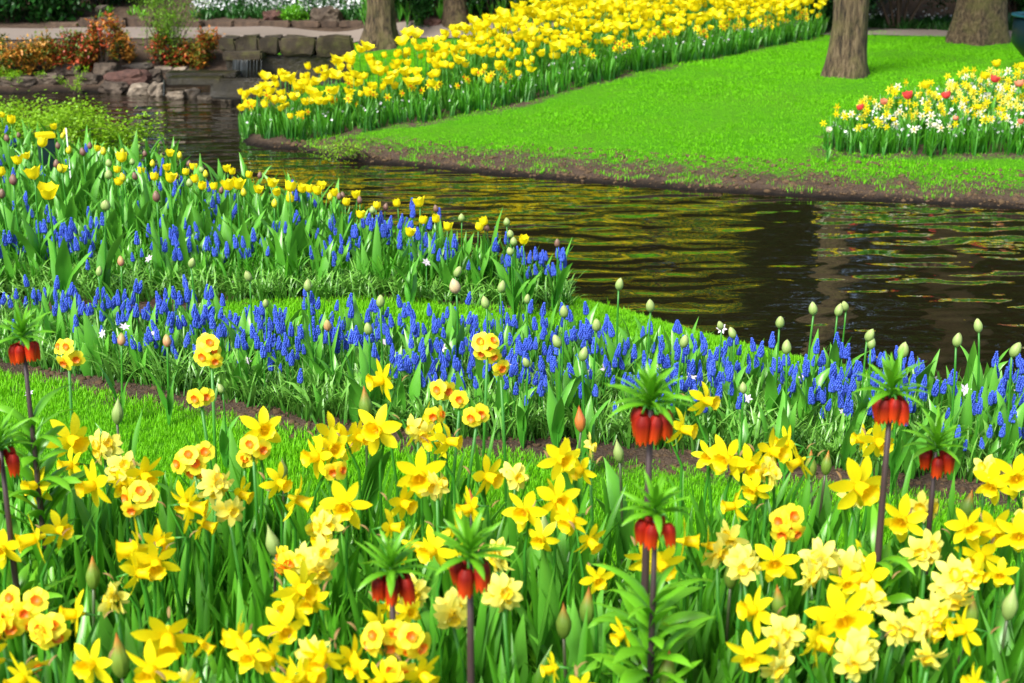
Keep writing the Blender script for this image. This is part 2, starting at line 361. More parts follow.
def scatter(name, protos, inst, mats):
    """protos: list of MB arrays; inst rows: k,x,y,z,yaw,tilt,scale,zscale,rnd -> one mesh"""
    Vs, Fs, Ts, Rs, Ms = [], [], [], [], []; base = 0
    inst = np.asarray(inst, float)
    for k, p in enumerate(protos):
        I = inst[inst[:, 0] == k]
        if not len(I): continue
        n, nv = len(I), len(p['v'])
        cy, sy = np.cos(I[:, 4])[:, None], np.sin(I[:, 4])[:, None]
        x, y, z = (p['v'][:, i][None, :] for i in range(3))
        x = x * I[:, 6:7]; y = y * I[:, 6:7]; z = z * I[:, 7:8]
        ct, st = np.cos(I[:, 5])[:, None], np.sin(I[:, 5])[:, None]
        x, z = x * ct + z * st, z * ct - x * st
        X = x * cy - y * sy + I[:, 1:2]; Y = x * sy + y * cy + I[:, 2:3]; Z = z + I[:, 3:4]
        Vs.append(np.stack([X, Y, Z], -1).reshape(-1, 3))
        Fs.append((p['f'][None] + (base + np.arange(n) * nv)[:, None, None]).reshape(-1, 4))
        Ts.append(np.tile(p['t'], n)); Rs.append(((p['r'][None] * .5 + I[:, 8:9] * .5)).ravel()); Ms.append(np.tile(p['m'], n)); base += n * nv
    return np_object(name, np.concatenate(Vs), np.concatenate(Fs), mats, np.concatenate(Ts), np.concatenate(Rs), np.concatenate(Ms))

def tag(o, label=None, cat=None, group=None, kind=None):
    if label: o['label'] = label
    if cat: o['category'] = cat
    if group: o['group'] = group
    if kind: o['kind'] = kind
    return o
def thing(name, label, cat, loc=(0, 0, 0), rz=0, group=None):
    o = bpy.data.objects.new(name, None); COL.objects.link(o); o.empty_display_size = .05
    o.location = loc; o.rotation_euler = (0, 0, rz); return tag(o, label, cat, group)
CH_OF = {}
def dup(root, kids, loc, rz, sc3=(1, 1, 1), label=None, group=None):
    c = root.copy(); COL.objects.link(c); c.location = loc; c.rotation_euler = (0, 0, rz); c.scale = sc3
    if label: c['label'] = label
    if group: c['group'] = group
    for k, sub in kids:
        d = k.copy(); COL.objects.link(d); d.parent = c
        for s in sub:
            e = s.copy(); COL.objects.link(e); e.parent = d
    return c

def tube(mb, pts, rad, n=6, r=.5, m=0, cap=True):
    pts = [Vector(p) for p in pts]; V = []; T = []; k = len(pts)
    up = Vector((0.31, .95, 0.05))
    for i, p in enumerate(pts):
        d = (pts[min(i + 1, k - 1)] - pts[max(i - 1, 0)]).normalized()
        a = d.cross(up); a = a.normalized() if a.length > 1e-4 else Vector((1, 0, 0)); b = d.cross(a)
        ra = rad[i] if hasattr(rad, '__len__') else rad
        for j in range(n):
            an = 2 * math.pi * j / n; V.append(p + (a * math.cos(an) + b * math.sin(an)) * ra); T.append(i / (k - 1))
    Fc = [(i * n + j, i * n + (j + 1) % n, (i + 1) * n + (j + 1) % n, (i + 1) * n + j) for i in range(k - 1) for j in range(n)]
    if cap:
        V.append(pts[-1]); T.append(1.0); c = len(V) - 1
        Fc += [((k - 1) * n + j, (k - 1) * n + (j + 1) % n, c) for j in range(n)]
    mb.add(V, Fc, T, r, m)
def leaf(mb, base, yaw, L, W, lean0=.1, lean1=.6, seg=6, fold=.35, twist=0., shape='strap', r=None, m=0, curlp=1.0, wav=0.):
    """blade growing from base; leans from the vertical by lean0 at the foot to lean1 at the tip"""
    p = Vector(base); V = []; T = []
    if r is None: r = rng.random()
    ph = rng.random() * 6
    for i in range(seg + 1):
        t = i / seg
        a = lean0 + (lean1 - lean0) * t ** curlp
        tw = twist * t; yw = yaw
        d = Vector((math.cos(yw) * math.sin(a), math.sin(yw) * math.sin(a), math.cos(a)))
        side = Vector((-math.sin(yw), math.cos(yw), 0)); nrm = side.cross(d)
        side2 = side * math.cos(tw) + nrm * math.sin(tw); n2 = d.cross(side2)
        if shape == 'strap': w = .75 + .25 * math.sin(math.pi * min(1, t * 1.2)) if t < .75 else (1 - ((t - .75) / .25) ** 2.2) * .95
        elif shape == 'tulip': w = (.30 + .70 * math.sin(math.pi * min(t / .42, 1) * .5)) * (1 if t < .42 else max(0, 1 - ((t - .42) / .58) ** 1.7))
        elif shape == 'lance': w = math.sin(math.pi * (t * .92 + .06) ** .85) ** .8 if t < 1 else 0
        else: w = math.sin(math.pi * t) ** .7 if 0 < t < 1 else 0.02
        w = max(w, .015) * W / 2
        f = fold * w; wv = wav * w * math.sin(t * 9 + ph)
        V += [p - side2 * w + n2 * (wv), p - n2 * (-f), p + side2 * w - n2 * (wv)]
        T += [t] * 3
        p = p + d * (L / seg)
    Fc = []
    for i in range(seg):
        a = i * 3
        Fc += [(a, a + 1, a + 4, a + 3), (a + 1, a + 2, a + 5, a + 4)]
    mb.add(V, Fc, T, r, m)
def xf(mb, Mx, s=0):
    for i in range(s, len(mb.v)): mb.v[i] = tuple(Mx @ Vector(mb.v[i]))
def petal(mb, phi, L, W, r0=.004, up0=0., up1=0., seg=5, cup=.15, pointed=1.3, widest=.45, r=.5, m=0, tw=0.):
    """petal radiating round +Z; elevation runs from up0 to up1 (radians above the disc plane)"""
    V = []; T = []; rr, h = r0, 0.
    for i in range(seg + 1):
        t = i / seg
        el = up0 + (up1 - up0) * t
        if t < widest: w = .35 + .65 * math.sin(.5 * math.pi * t / widest)
        else: w = max(0.04, (1 - ((t - widest) / (1 - widest)) ** 2) ** (.5 * pointed))
        w *= W / 2
        for v in (-1, 0, 1):
            z = h + cup * w * abs(v) + tw * w * v * t
            V.append((rr * math.cos(phi) - v * w * math.sin(phi), rr * math.sin(phi) + v * w * math.cos(phi), z)); T.append(t)
        rr += math.cos(el) * L / seg; h += math.sin(el) * L / seg
    Fc = []
    for i in range(seg):
        a = i * 3; Fc += [(a, a + 1, a + 4, a + 3), (a + 1, a + 2, a + 5, a + 4)]
    mb.add(V, Fc, T, r, m)
def trumpet(mb, prof, n=18, frill=0., k=9, r=.5, m=0):
    V = []; T = []
    for i, (rad, z) in enumerate(prof):
        fr = frill * max(0, (i / (len(prof) - 1) - .6)) / .4
        for j in range(n):
            a = 2 * math.pi * j / n; q = rad * (1 + fr * math.sin(k * a)); zz = z + fr * rad * .3 * math.cos(k * a + 1)
            V.append((q * math.cos(a), q * math.sin(a), zz)); T.append(i / (len(prof) - 1))
    Fc = [(i * n + j, i * n + (j + 1) % n, (i + 1) * n + (j + 1) % n, (i + 1) * n + j) for i in range(len(prof) - 1) for j in range(n)]
    mb.add(V, Fc, T, r, m)
def goblet(mb, Rr, L, n_pet, open_=0., half=R(38), seg=7, r=.5, m=0, closed=False, inner=.9, jag=.0):
    """tulip: petals wrapped round a cup"""
    for q in range(n_pet):
        ring = q % 2; phi = 2 * math.pi * q / n_pet + (0 if n_pet > 3 else 0)
        sc_ = 1 if ring == 0 else inner; V = []; T = []
        LL = L * rng.uniform(.94, 1.04); op = open_ * rng.uniform(.7, 1.3)
        for i in range(seg + 1):
            t = i / seg
            if closed: rad = Rr * (math.sin(math.pi * (t * .97 + .03) ** .80) ** .62) if t < 1 else Rr * .05
            else: rad = Rr * (min(1, math.sin(.5 * math.pi * min(1, t / .42)) ** .55) + op * max(0, t - .35) ** 1.3 * 1.9 - (.12 * max(0, t - .6) if op < .2 else 0))
            hw = half * (1 if t < .6 else max(.03, (1 - ((t - .6) / .4) ** 2.2) ** .6))
            for v in (-1, -.5, 0, .5, 1):
                a = phi + v * hw
                rr = rad * sc_ * (1 + .04 * (1 - abs(v)))
                V.append((rr * math.cos(a), rr * math.sin(a), LL * t * (1 - .05 * abs(v)) )); T.append(t)
        Fc = []
        for i in range(seg):
            for c in range(4):
                a = i * 5 + c; Fc.append((a, a + 1, a + 6, a + 5))
        mb.add(V, Fc, T, r + rng.uniform(-.3, .3), m)
def blob(mb, c, rx, rz, n=6, rings=4, r=.5, m=0, t=.5):
    V = []; T = []
    for i in range(rings + 1):
        th = math.pi * i / rings; rr = math.sin(th)
        for j in range(n):
            a = 2 * math.pi * j / n; V.append((c[0] + rx * rr * math.cos(a), c[1] + rx * rr * math.sin(a), c[2] + rz * math.cos(th))); T.append(t)
    Fc = [(i * n + j, (i + 1) * n + j, (i + 1) * n + (j + 1) % n, i * n + (j + 1) % n) for i in range(rings) for j in range(n)]
    mb.add(V, Fc, T, r, m)

# ------------------------------------------------------------ ground, path, water
def axis(lo, hi, step, far, grow=1.25):
    a = list(np.arange(lo, hi + step / 2, step)); s = step
    while a[-1] < far: s *= grow; a.append(a[-1] + s)
    s = step
    while a[0] > -far: s *= grow; a.insert(0, a[0] - s)
    return np.array(a)
gx = axis(-7.5, 8.0, .05, 250); gy = axis(3.0, 17.0, .05, 250)
GX, GY = np.meshgrid(gx, gy); fx, fy = GX.ravel(), GY.ravel()
gz = height(fx, fy)
SH = sdist(POND, fx, fy)

def lawnness(x, y, shore=None):
    x = np.asarray(x, float); y = np.asarray(y, float)
    d = sdist(POND, x, y) if shore is None else shore
    far = y > np.interp(x, [-30, -5, -3.2, -1.5, 0.5, 2, 4, 9, 30], [12.2, 11.2, 10.2, 8.9, 7.4, 6.6, 6.3, 6.3, 6.3])
    l = np.where(far, (d - .42) * .66, (d - .02) * 3)
    for P, m in ((LEFT_BED, .05), (MID_BED, .06), (FORE_BED, .03), (FAR_BED, .05), (MIX_BED, .06)):
        l = np.minimum(l, sdist(P, x, y) - m)
    # bare soil between the two blue beds on the left, mulch behind the path, rockery
    l = np.minimum(l, np.where(y < 8, (x + 1.25) * 1.5 + np.maximum(0, 5.15 - y) * 9, 9))
    rock = np.maximum((x + 2.55) * 1.2, 11 - y)
    l = np.where(y > 10.8, np.minimum(l, (x + 2.45) * 1.5), l)
    l = np.minimum(l, np.where(y > 15.9, 15.9 - y, 9))
    return np.clip(l, -1, 1)
LW = lawnness(fx, fy, SH)
nx, ny = len(gx), len(gy)
ii, jj = np.meshgrid(np.arange(nx - 1), np.arange(ny - 1)); a = (jj * nx + ii).ravel()
gf = np.stack([a, a + 1, a + nx + 1, a + nx], 1)
g = np_object('ground', np.stack([fx, fy, gz], 1), gf, ['ground'])
for nm, dat in (('lawn', LW), ('shore', SH)):
    at_ = g.data.attributes.new(nm, 'FLOAT', 'POINT'); at_.data.foreach_set('value', dat.astype(np.float32))
tag(g, kind='structure')
# path strip
n = len(PATH_PX); top, bot = PATH[:n], PATH[n:][::-1]
V = []; Fq = []
for i in range(n - 1):
    for s in range(12):
        u = s / 12; V.append([*(top[i] * (1 - u) + top[i + 1] * u)]); V.append([*(bot[i] * (1 - u) + bot[i + 1] * u)])
V.append([*top[-1]]); V.append([*bot[-1]]); V = np.array(V)
K = 5; P = []
for i in range(0, len(V), 2):
    for k in range(K + 1): P.append(V[i] * (1 - k / K) + V[i + 1] * k / K)
P = np.array(P); zz = height(P[:, 0], P[:, 1]) + .012
rows = len(P) // (K + 1)
Fq = np.array([[r_ * (K + 1) + k, r_ * (K + 1) + k + 1, (r_ + 1) * (K + 1) + k + 1, (r_ + 1) * (K + 1) + k] for r_ in range(rows - 1) for k in range(K)])
tag(np_object('path', np.stack([P[:, 0], P[:, 1], zz], 1), Fq, ['path']), kind='structure')
# water
wmb = MB(); wmb.add([(-40, 2, 0), (40, 2, 0), (40, 15, 0), (-40, 15, 0)], [(0, 1, 2, 3)])
tag(wmb.build('water', 'water', smooth=False), kind='structure')

# ------------------------------------------------------------ lawn grass
def rand_in(poly, n, seed):
    q = np.random.RandomState(seed); lo, hi = poly.min(0), poly.max(0); out = np.zeros((0, 2))
    while len(out) < n:
        p = lo + q.rand(n * 3, 2) * (hi - lo); p = p[sdist(poly, p[:, 0], p[:, 1]) < 0]; out = np.concatenate([out, p])
    return out[:n]
def tuft_protos(nb, h, w, spread, seed):
    out = []; rr = random.Random(seed)
    for k in range(5):
        mb = MB()
        for b in range(nb):
            leaf(mb, (rr.uniform(-spread, spread), rr.uniform(-spread, spread), -.003), rr.uniform(0, 6.28), h * rr.uniform(.6, 1.2), w, rr.uniform(0, .5), rr.uniform(.3, 1.3), seg=2, fold=.3)
        out.append(mb.arrays())
    return out
def lawn_patch(name, poly_px, n, h, w, nb, spread, seed, thr=.0):
    P = rand_in(hpoly(poly_px), n, seed); l = lawnness(P[:, 0], P[:, 1]); keep = l > thr + (.30 * np.sin(P[:, 0] * 2.3 + 2 * np.sin(P[:, 0] * 5.1)) * np.sin(P[:, 1] * 7) * .4 if seed == 8 else 0) + (.34 if seed == 8 else .12) * (nr.rand(n) - .5) - .03
    P = P[keep]; z = height(P[:, 0], P[:, 1]); k = len(P); pr = tuft_protos(nb, h, w, spread, seed)
    s = nr.uniform(.7, 1.25, k) * (0.85 + .3 * np.sin(P[:, 0] * 3.1) * np.sin(P[:, 1] * 4.3))
    clump = .5 + .28 * np.sin(P[:, 0] * 5 + 2 * np.sin(P[:, 1] * 3)) * np.sin(P[:, 1] * 7 + P[:, 0]) + .28 * np.sin(P[:, 0] * 1.7 + 1.5 * np.sin(P[:, 1] * 1.3)) * np.sin(P[:, 1] * 2.2)
    inst = np.stack([nr.randint(0, 5, k), P[:, 0], P[:, 1], z, nr.rand(k) * 6.28, nr.normal(0, .1, k), s, s * nr.uniform(.8, 1.3, k), np.clip(clump * .5 + nr.rand(k) * .5, 0, 1)], 1)
    return tag(scatter(name, pr, inst, ['far_grass' if seed == 8 else 'grass']), 'short bright green lawn grass', 'grass', kind='stuff')
lawn_patch('grass', [(-120, 330), (1150, 420), (1150, 650), (-120, 620)], 36000, .024, .0026, 8, .02, 5)
lawn_patch('grass', [(200, 298), (500, 300), (640, 310), (900, 380), (1000, 392), (900, 420), (700, 385), (400, 345), (200, 325)], 12000, .026, .0032, 8, .025, 6)
lawn_patch('grass', [(330, 175), (700, 200), (1100, 225), (1100, 40), (800, 30), (240, 60)], 42000, .019, .0055, 7, .045, 8)

# crumbs of earth and grass tufts on the far bank
clod = []
for k in range(5):
    mb = MB(); blob(mb, (0, 0, 0), .012, .007, 6, 4); mb.v = [tuple(Vector(v) * (1 + .5 * noise.noise(Vector(v) * 90 + Vector((k, 0, 0))))) for v in mb.v]; clod.append(mb.arrays())
P = rand_in(hpoly([(250, 150), (400, 166), (700, 192), (1100, 220), (1100, 168), (700, 155), (420, 140), (300, 138)]), 9000, 77)
dd = sdist(POND, P[:, 0], P[:, 1]); P = P[(dd > .01) & (dd < .75)]; k = len(P); s_ = nr.gamma(1.6, .28, k)
tag(scatter('soil_crumbs', clod, np.stack([nr.randint(0, 5, k), P[:, 0], P[:, 1], height(P[:, 0], P[:, 1]), nr.rand(k) * 6, nr.normal(0, .3, k), s_, s_, nr.rand(k)], 1), ['crumb']), 'crumbs of dark earth and dead leaves on the far bank', 'soil', kind='stuff')
P = rand_in(hpoly([(250, 150), (400, 166), (700, 192), (1100, 220), (1100, 168), (700, 155), (420, 140), (300, 138)]), 1500, 78)
dd = sdist(POND, P[:, 0], P[:, 1]); kk = np.sin(P[:, 0] * 4 + 3 * np.sin(P[:, 1] * 3)) * np.sin(P[:, 0] * 9 + P[:, 1] * 6) > .05; P = P[(dd > .03) & (dd < .8) & kk]; k = len(P)
tag(scatter('grass', tuft_protos(7, .035, .004, .03, 9), np.stack([nr.randint(0, 5, k), P[:, 0], P[:, 1], height(P[:, 0], P[:, 1]), nr.rand(k) * 6, nr.normal(0, .2, k), nr.uniform(.6, 1.3, k), nr.uniform(.5, 1.1, k), nr.rand(k)], 1), ['grass']), 'sparse grass tufts on the bare bank', 'grass', kind='stuff')
for nm_, BD, k0, dy in (('near blue bed', MID_BED, 12, .22), ('left bed', LEFT_BED, 8, .16)):
    st_ = np.array([*[BD[i] + np.array([0, -.07]) for i in range(k0)], *[BD[i] + np.array([0, dy]) for i in range(k0 - 1, -1, -1)]])
    P = rand_in(st_, 3200, 79); k = len(P); s_ = nr.gamma(1.5, .26, k)
    tag(scatter('soil_crumbs', clod, np.stack([nr.randint(0, 5, k), P[:, 0], P[:, 1], height(P[:, 0], P[:, 1]), nr.rand(k) * 6, nr.normal(0, .3, k), s_, s_, nr.rand(k)], 1), ['crumb']), 'crumbs of bark mulch along the front of the ' + nm_, 'soil', kind='stuff')
# ------------------------------------------------------------ rocks and walls
def rock(name, px, py, wpx, hpx, dpt, mat, label, cat='rock', group=None, seed=0, base_y=None, lift=0, rz=0., flat=False, water=False):
    """px,py = foot centre in the picture; size from its width and height there"""
    p = hit(px, py)
    if base_y: p = at_y(px, py, base_y)
    dist = p.y * 1.02; w = wpx / F * dist; h = hpx / F * dist
    import bmesh
    bm = bmesh.new(); bmesh.ops.create_icosphere(bm, subdivisions=3, radius=1)
    for v in bm.verts:
        c = v.co.copy(); q = c * 1.3 + Vector((seed * 3.1, seed * 1.7, 0))
        # facet: push toward a box, then roughen
        mx = max(abs(c.x), abs(c.y), abs(c.z)); bx = c / mx
        c = c.lerp(bx, .55 if not flat else .75)
        c *= 1 + .32 * noise.noise(q) + .16 * noise.noise(q * 2.6)
        v.co = Vector((c.x * w / 2, c.y * dpt / 2, c.z * h * .62 + h * .38))
    me = bpy.data.meshes.new(name); bm.to_mesh(me); bm.free(); me.materials.append(M[mat])
    o = bpy.data.objects.new(name, me); COL.objects.link(o); o.location = (p.x, p.y + dpt * .35, p.z + lift); o.rotation_euler = (0, rng.uniform(-.12, .12), rz + rng.uniform(-.2, .2))
    return tag(o, label, cat, group)
RG = 'rocks along the pond edge'
for i, (px, py, w, h, mt, lb) in enumerate([
    (128, 86, 40, 14, 'rock_red', 'large reddish flat-topped rock in the rockery by the pond'),
    (104, 76, 20, 11, 'rock', 'grey rock behind and left of the large reddish rock'),
    (65, 76, 28, 13, 'rock', 'mossy grey-green boulder below the red-leaved shrubs'),
    (152, 82, 18, 11, 'rock', 'small brown rock right of the large reddish rock'),
    (139, 95, 20, 10, 'rock_pale', 'pale slanted rock at the waterline below the reddish rock'),
    (155, 96, 15, 12, 'rock_pale', 'pale upright rock at the waterline beside the stone ledge'),
    (134, 70, 30, 6, 'rock_pale', 'flat pale slab lying on top of the rockery, left one'),
    (163, 73, 22, 6, 'rock_pale', 'flat pale slab lying on top of the rockery beside the ledge'),
    (180, 73, 14, 5, 'rock_pale', 'small pale stone on the rockery nearest the concrete ledge'),
    (113, 93, 26, 11, 'rock', 'dark low rock at the waterline left of the pale slanted rock'),
    (88, 84, 22, 9, 'rock', 'dark low rock left of the large reddish rock'),
    (45, 84, 30, 9, 'rock', 'dark bank rock under the mossy boulder'),
    (15, 86, 34, 9, 'rock', 'dark bank rock at the left edge of the pond'),
    (118, 50, 18, 8, 'rock', 'grey rock half hidden between the orange shrubs'),
    (60, 50, 16, 8, 'rock_red', 'brown rock among the red-leaved shrubs below the path')]):
    rock('rock', px, py, w, h, .22, mt, lb, group=RG, seed=i + 1)
for i, (px, py, w, h, mt, lb) in enumerate([
    (176, 99, 18, 7, 'rock_pale', 'small pale stone in the water, leftmost of the row below the ledge'),
    (192, 98, 16, 8, 'rock_pale', 'flat pale stone in the water under the concrete ledge'),
    (206, 100, 16, 6, 'rock_pale', 'yellowish flat stone in the water in the middle of the row'),
    (217, 100, 14, 9, 'rock', 'grey round stone in the water beside the tilted slab'),
    (226, 101, 12, 14, 'rock_pale', 'tilted grey slab at the right end of the stones in the water')]):
    rock('stone', px, py, w, h, .12, mt, lb, 'stone', 'stones in the water below the ledge', seed=i + 30, base_y=None)

def block(name, x0, x1, ytop, ybot, Y, dpt, mat, label, group=None, seed=0, cat='stone block', bev=.02):
    """rough hewn block standing at distance Y, its front face spanning those picture rows"""
    a, b = at_y(x0, ybot, Y), at_y(x1, ytop, Y)
    import bmesh
    bm = bmesh.new(); bmesh.ops.create_cube(bm, size=1)
    w, h = b.x - a.x, b.z - a.z
    for v in bm.verts: v.co = Vector((v.co.x * w * .985, v.co.y * dpt, v.co.z * h))
    bmesh.ops.bevel(bm, geom=bm.edges[:], offset=min(bev, h * .2), segments=2, affect='EDGES')
    bmesh.ops.subdivide_edges(bm, edges=[e for e in bm.edges if e.calc_length() > .08], cuts=4, use_grid_fill=True)
    for v in bm.verts:
        q = v.co * 5 + Vector((seed * 2.3, seed, 0)); v.co += Vector((noise.noise(q), noise.noise(q + Vector((9, 0, 0))), noise.noise(q + Vector((0, 9, 0))))) * (.045 if name == 'wall_block' else .022) * min(1, h * 5)
    me = bpy.data.meshes.new(name); bm.to_mesh(me); bm.free(); me.materials.append(M[mat])
    o = bpy.data.objects.new(name, me); COL.objects.link(o); o.location = ((a.x + b.x) / 2, Y + dpt / 2, (a.z + b.z) / 2); return tag(o, label, cat, group)
WG = 'blocks of the wall beside the waterfall'
BY = 13.35
for i, (x0, x1, yt, yb, lb) in enumerate([
    (219, 236, 38, 53, 'squarish mossy wall block at the left end beside the orange shrub'),
    (236, 259, 37, 54, 'mossy wall block above the little waterfall'),
    (259, 280, 38, 55, 'narrow lighter wall block right of the waterfall'),
    (280, 315, 37, 57, 'wide dark wall block in the middle of the wall'),
    (315, 352, 37, 58, 'widest dark wall block next to the tree foot')]):
    block('wall_block', x0, x1, yt, yb, BY, .3, 'block', lb, WG, i)
block('wall_block', 222, 262, 52.6, 62, BY - .16, .3, 'block', 'long low mossy block forming the lip of the waterfall', WG, 9)
block('basin_wall', 228, 350, 56, 96, BY + .03, .25, 'wet', 'dark wet back wall under the row of wall blocks', None, 11, 'wall')
block('basin_wall', 210, 292, 79, 100, BY - .75, .14, 'wet', 'low wet mossy wall in front of the waterfall basin', None, 12, 'wall')
block('stone_ledge', 165, 236, 73, 78, BY - .45, .25, 'wet', 'upper thin dark ledge beside the waterfall basin', 'ledges by the waterfall', 13, 'ledge', .008)
block('stone_ledge', 166, 220, 78.5, 85, BY - .75, .25, 'wet', 'lower thin wet ledge overhanging the pond stones', 'ledges by the waterfall', 14, 'ledge', .008)
# waterfall: separate strands of falling water
wf = MB()
for k in range(26):
    x = rng.uniform(233, 262); a = at_y(x, 61 + rng.random(), BY - .19); b = at_y(x + rng.uniform(-.4, .4), 79, BY - .22)
    tube(wf, [a + Vector((0, .02, .01)), a * .6 + b * .4, b], [.0035, rng.uniform(.002, .0045), .003], 5)
tag(wf.build('waterfall', 'fall'), 'thin dark curtain of water falling from the mossy stone lip', 'waterfall')
wf = MB(); a, b = at_y(164, 80, BY - .78), at_y(164, 96, BY - .8); tube(wf, [a, b], .008, 6)
tag(wf.build('water_spout', 'fall'), 'thin thread of water dropping at the left end of the ledge', 'waterfall')
# edging stones behind the path
x = 44
k = 0
while x < 352:
    w = rng.uniform(16, 34); hh = 10 if x < 140 else 6
    yb = 28.5 - .003 * x
    if x < 70: hh = 5
    block('edging_stone', x, x + w - .6, yb - hh, yb + 1, hit(x + w / 2, yb).y, .22, 'kerb',
          'low brown edging stone behind the path left of the thin shrub' if x < 140 else 'flat brown edging stone between the path and the white flowers',
          'edging stones behind the path', 20 + k, 'stone', .03)
    x += w; k += 1
for i, (px, py, w, h, mt, lb) in enumerate([
    (272, 21, 20, 9, 'rock_red', 'wedge-shaped reddish rock among the white flowers'), (300, 12, 13, 6, 'rock_pale', 'small pale rock standing deep in the white flowers'),
    (325, 25, 28, 16, 'rock', 'dark pointed boulder among the white flowers'), (431, 26, 18, 8, 'rock_red', 'reddish rock beside the path right of the tree'),
    (101, 11, 9, 5, 'rock_pale', 'small white rock on the mulch slope')]):
    rock('boulder', px, py, w, h, .3, mt, lb, seed=50 + i)

# ------------------------------------------------------------ trees
def trunk_mesh(rad, flare, Hh, seed, lean=(0, 0), roots=5, mat='bark'):
    mb = MB(); n = 40; V = []; T = []; rings = 44; ph = [noise.noise(Vector((seed, i, 0))) * 6 for i in range(3)]
    for i in range(rings + 1):
        t = i / rings; z = Hh * t ** 1.8 - .12
        fl = math.exp(-max(z, 0) / (rad * 1.1)); r0 = rad * (1 - .25 * t)
        for j in range(n):
            a = 2 * math.pi * j / n
            rib = .5 + .5 * math.sin(a * roots + ph[0] + .5 * math.sin(a * 2 + ph[1]))
            nz = noise.noise(Vector((math.cos(a) * 2.2, math.sin(a) * 2.2, z * 1.1 + seed)))
            nz2 = 1.35 * abs(noise.noise(Vector((math.cos(a) * 9, math.sin(a) * 9, z * 1.6 + seed))))
            q = r0 * (1 + flare * fl * (.45 + .75 * rib) + .10 * nz - .20 * nz2)
            V.append((q * math.cos(a) + lean[0] * z, q * math.sin(a) + lean[1] * z, z)); T.append(t)
    Fc = [(i * n + j, i * n + (j + 1) % n, (i + 1) * n + (j + 1) % n, (i + 1) * n + j) for i in range(rings) for j in range(n)]
    mb.add(V, Fc, T); return mb
def leaf_protos(L, W, n=3, seg=2, cl=5, spread=.06, m=0, seed=3):
    rr = random.Random(seed); out = []
    for k in range(n):
        mb = MB()
        for c in range(cl):
            leaf(mb, (rr.gauss(0, spread), rr.gauss(0, spread), rr.gauss(0, spread)), rr.uniform(0, 6.28), L * rr.uniform(.7, 1.2), W, rr.uniform(.2, 2.2), rr.uniform(.4, 2.6), seg=seg, fold=.2, shape='oval', m=m)
        out.append(mb.arrays())
    return out
CROWN_P = leaf_protos(.10, .05, cl=9, spread=.12)
def tree(px, py, rad, flare, label, seed, lean=(0, 0), roots=5, mat='bark', Hh=6.5, crown=2600, cr=2.4):
    p = hit(px, py); t = thing('tree', label, 'tree', p, 0, 'trees on the far side of the pond')
    trunk_mesh(rad, flare, Hh, seed, lean, roots).build('trunk', mat, t)
    rr = random.Random(seed); lb = MB(); pts = []
    for k in range(9):
        a = rr.uniform(0, 6.28); z0 = rr.uniform(Hh * .62, Hh * .97); ln = rr.uniform(1.4, 2.6)
        p0 = Vector((lean[0] * z0, lean[1] * z0, z0)); p1 = p0 + Vector((math.cos(a), math.sin(a), .7)) * ln * .5; p2 = p1 + Vector((math.cos(a + .3), math.sin(a + .3), 1.0)) * ln * .6
        tube(lb, [p0, p1, p2], [rad * .32, rad * .2, .02], 6); pts += [(p0 * (1 - u) + p2 * u) for u in (.4, .6, .8, 1, 1.1)]
    lb.build('limb', mat, t)
    inst = []
    for k in range(crown):
        c = pts[rr.randrange(len(pts))]; inst.append([rr.randrange(3), c.x + rr.gauss(0, .5), c.y + rr.gauss(0, .5), c.z + rr.gauss(0, .4), rr.uniform(0, 6.28), rr.gauss(0, .5), rr.uniform(.7, 1.3), rr.uniform(.7, 1.3), rr.random()])
    c = scatter('crown', CROWN_P, inst, ['crown']); c.parent = t; return t
tree(845, 76, .160, .38, 'tree on the lawn with deeply furrowed brown bark and a dark hollow near its foot', 3, (.012, 0), 4, crown=1500)
tree(380, 47, .155, .75, 'grey-brown tree with spreading root flare at the end of the stone wall', 8, (.03, 0), 5, crown=1500)
tree(978, 42, .255, .40, 'thickest tree, with mossy brown bark, beside the dark teal planter', 14, (-.01, 0), 6, 'bark_old', crown=1500)
tree(456, 24, .140, .25, 'pale knobbly tree trunk behind the far yellow tulips', 21, (0, 0), 3, 'bark_old', crown=1500)

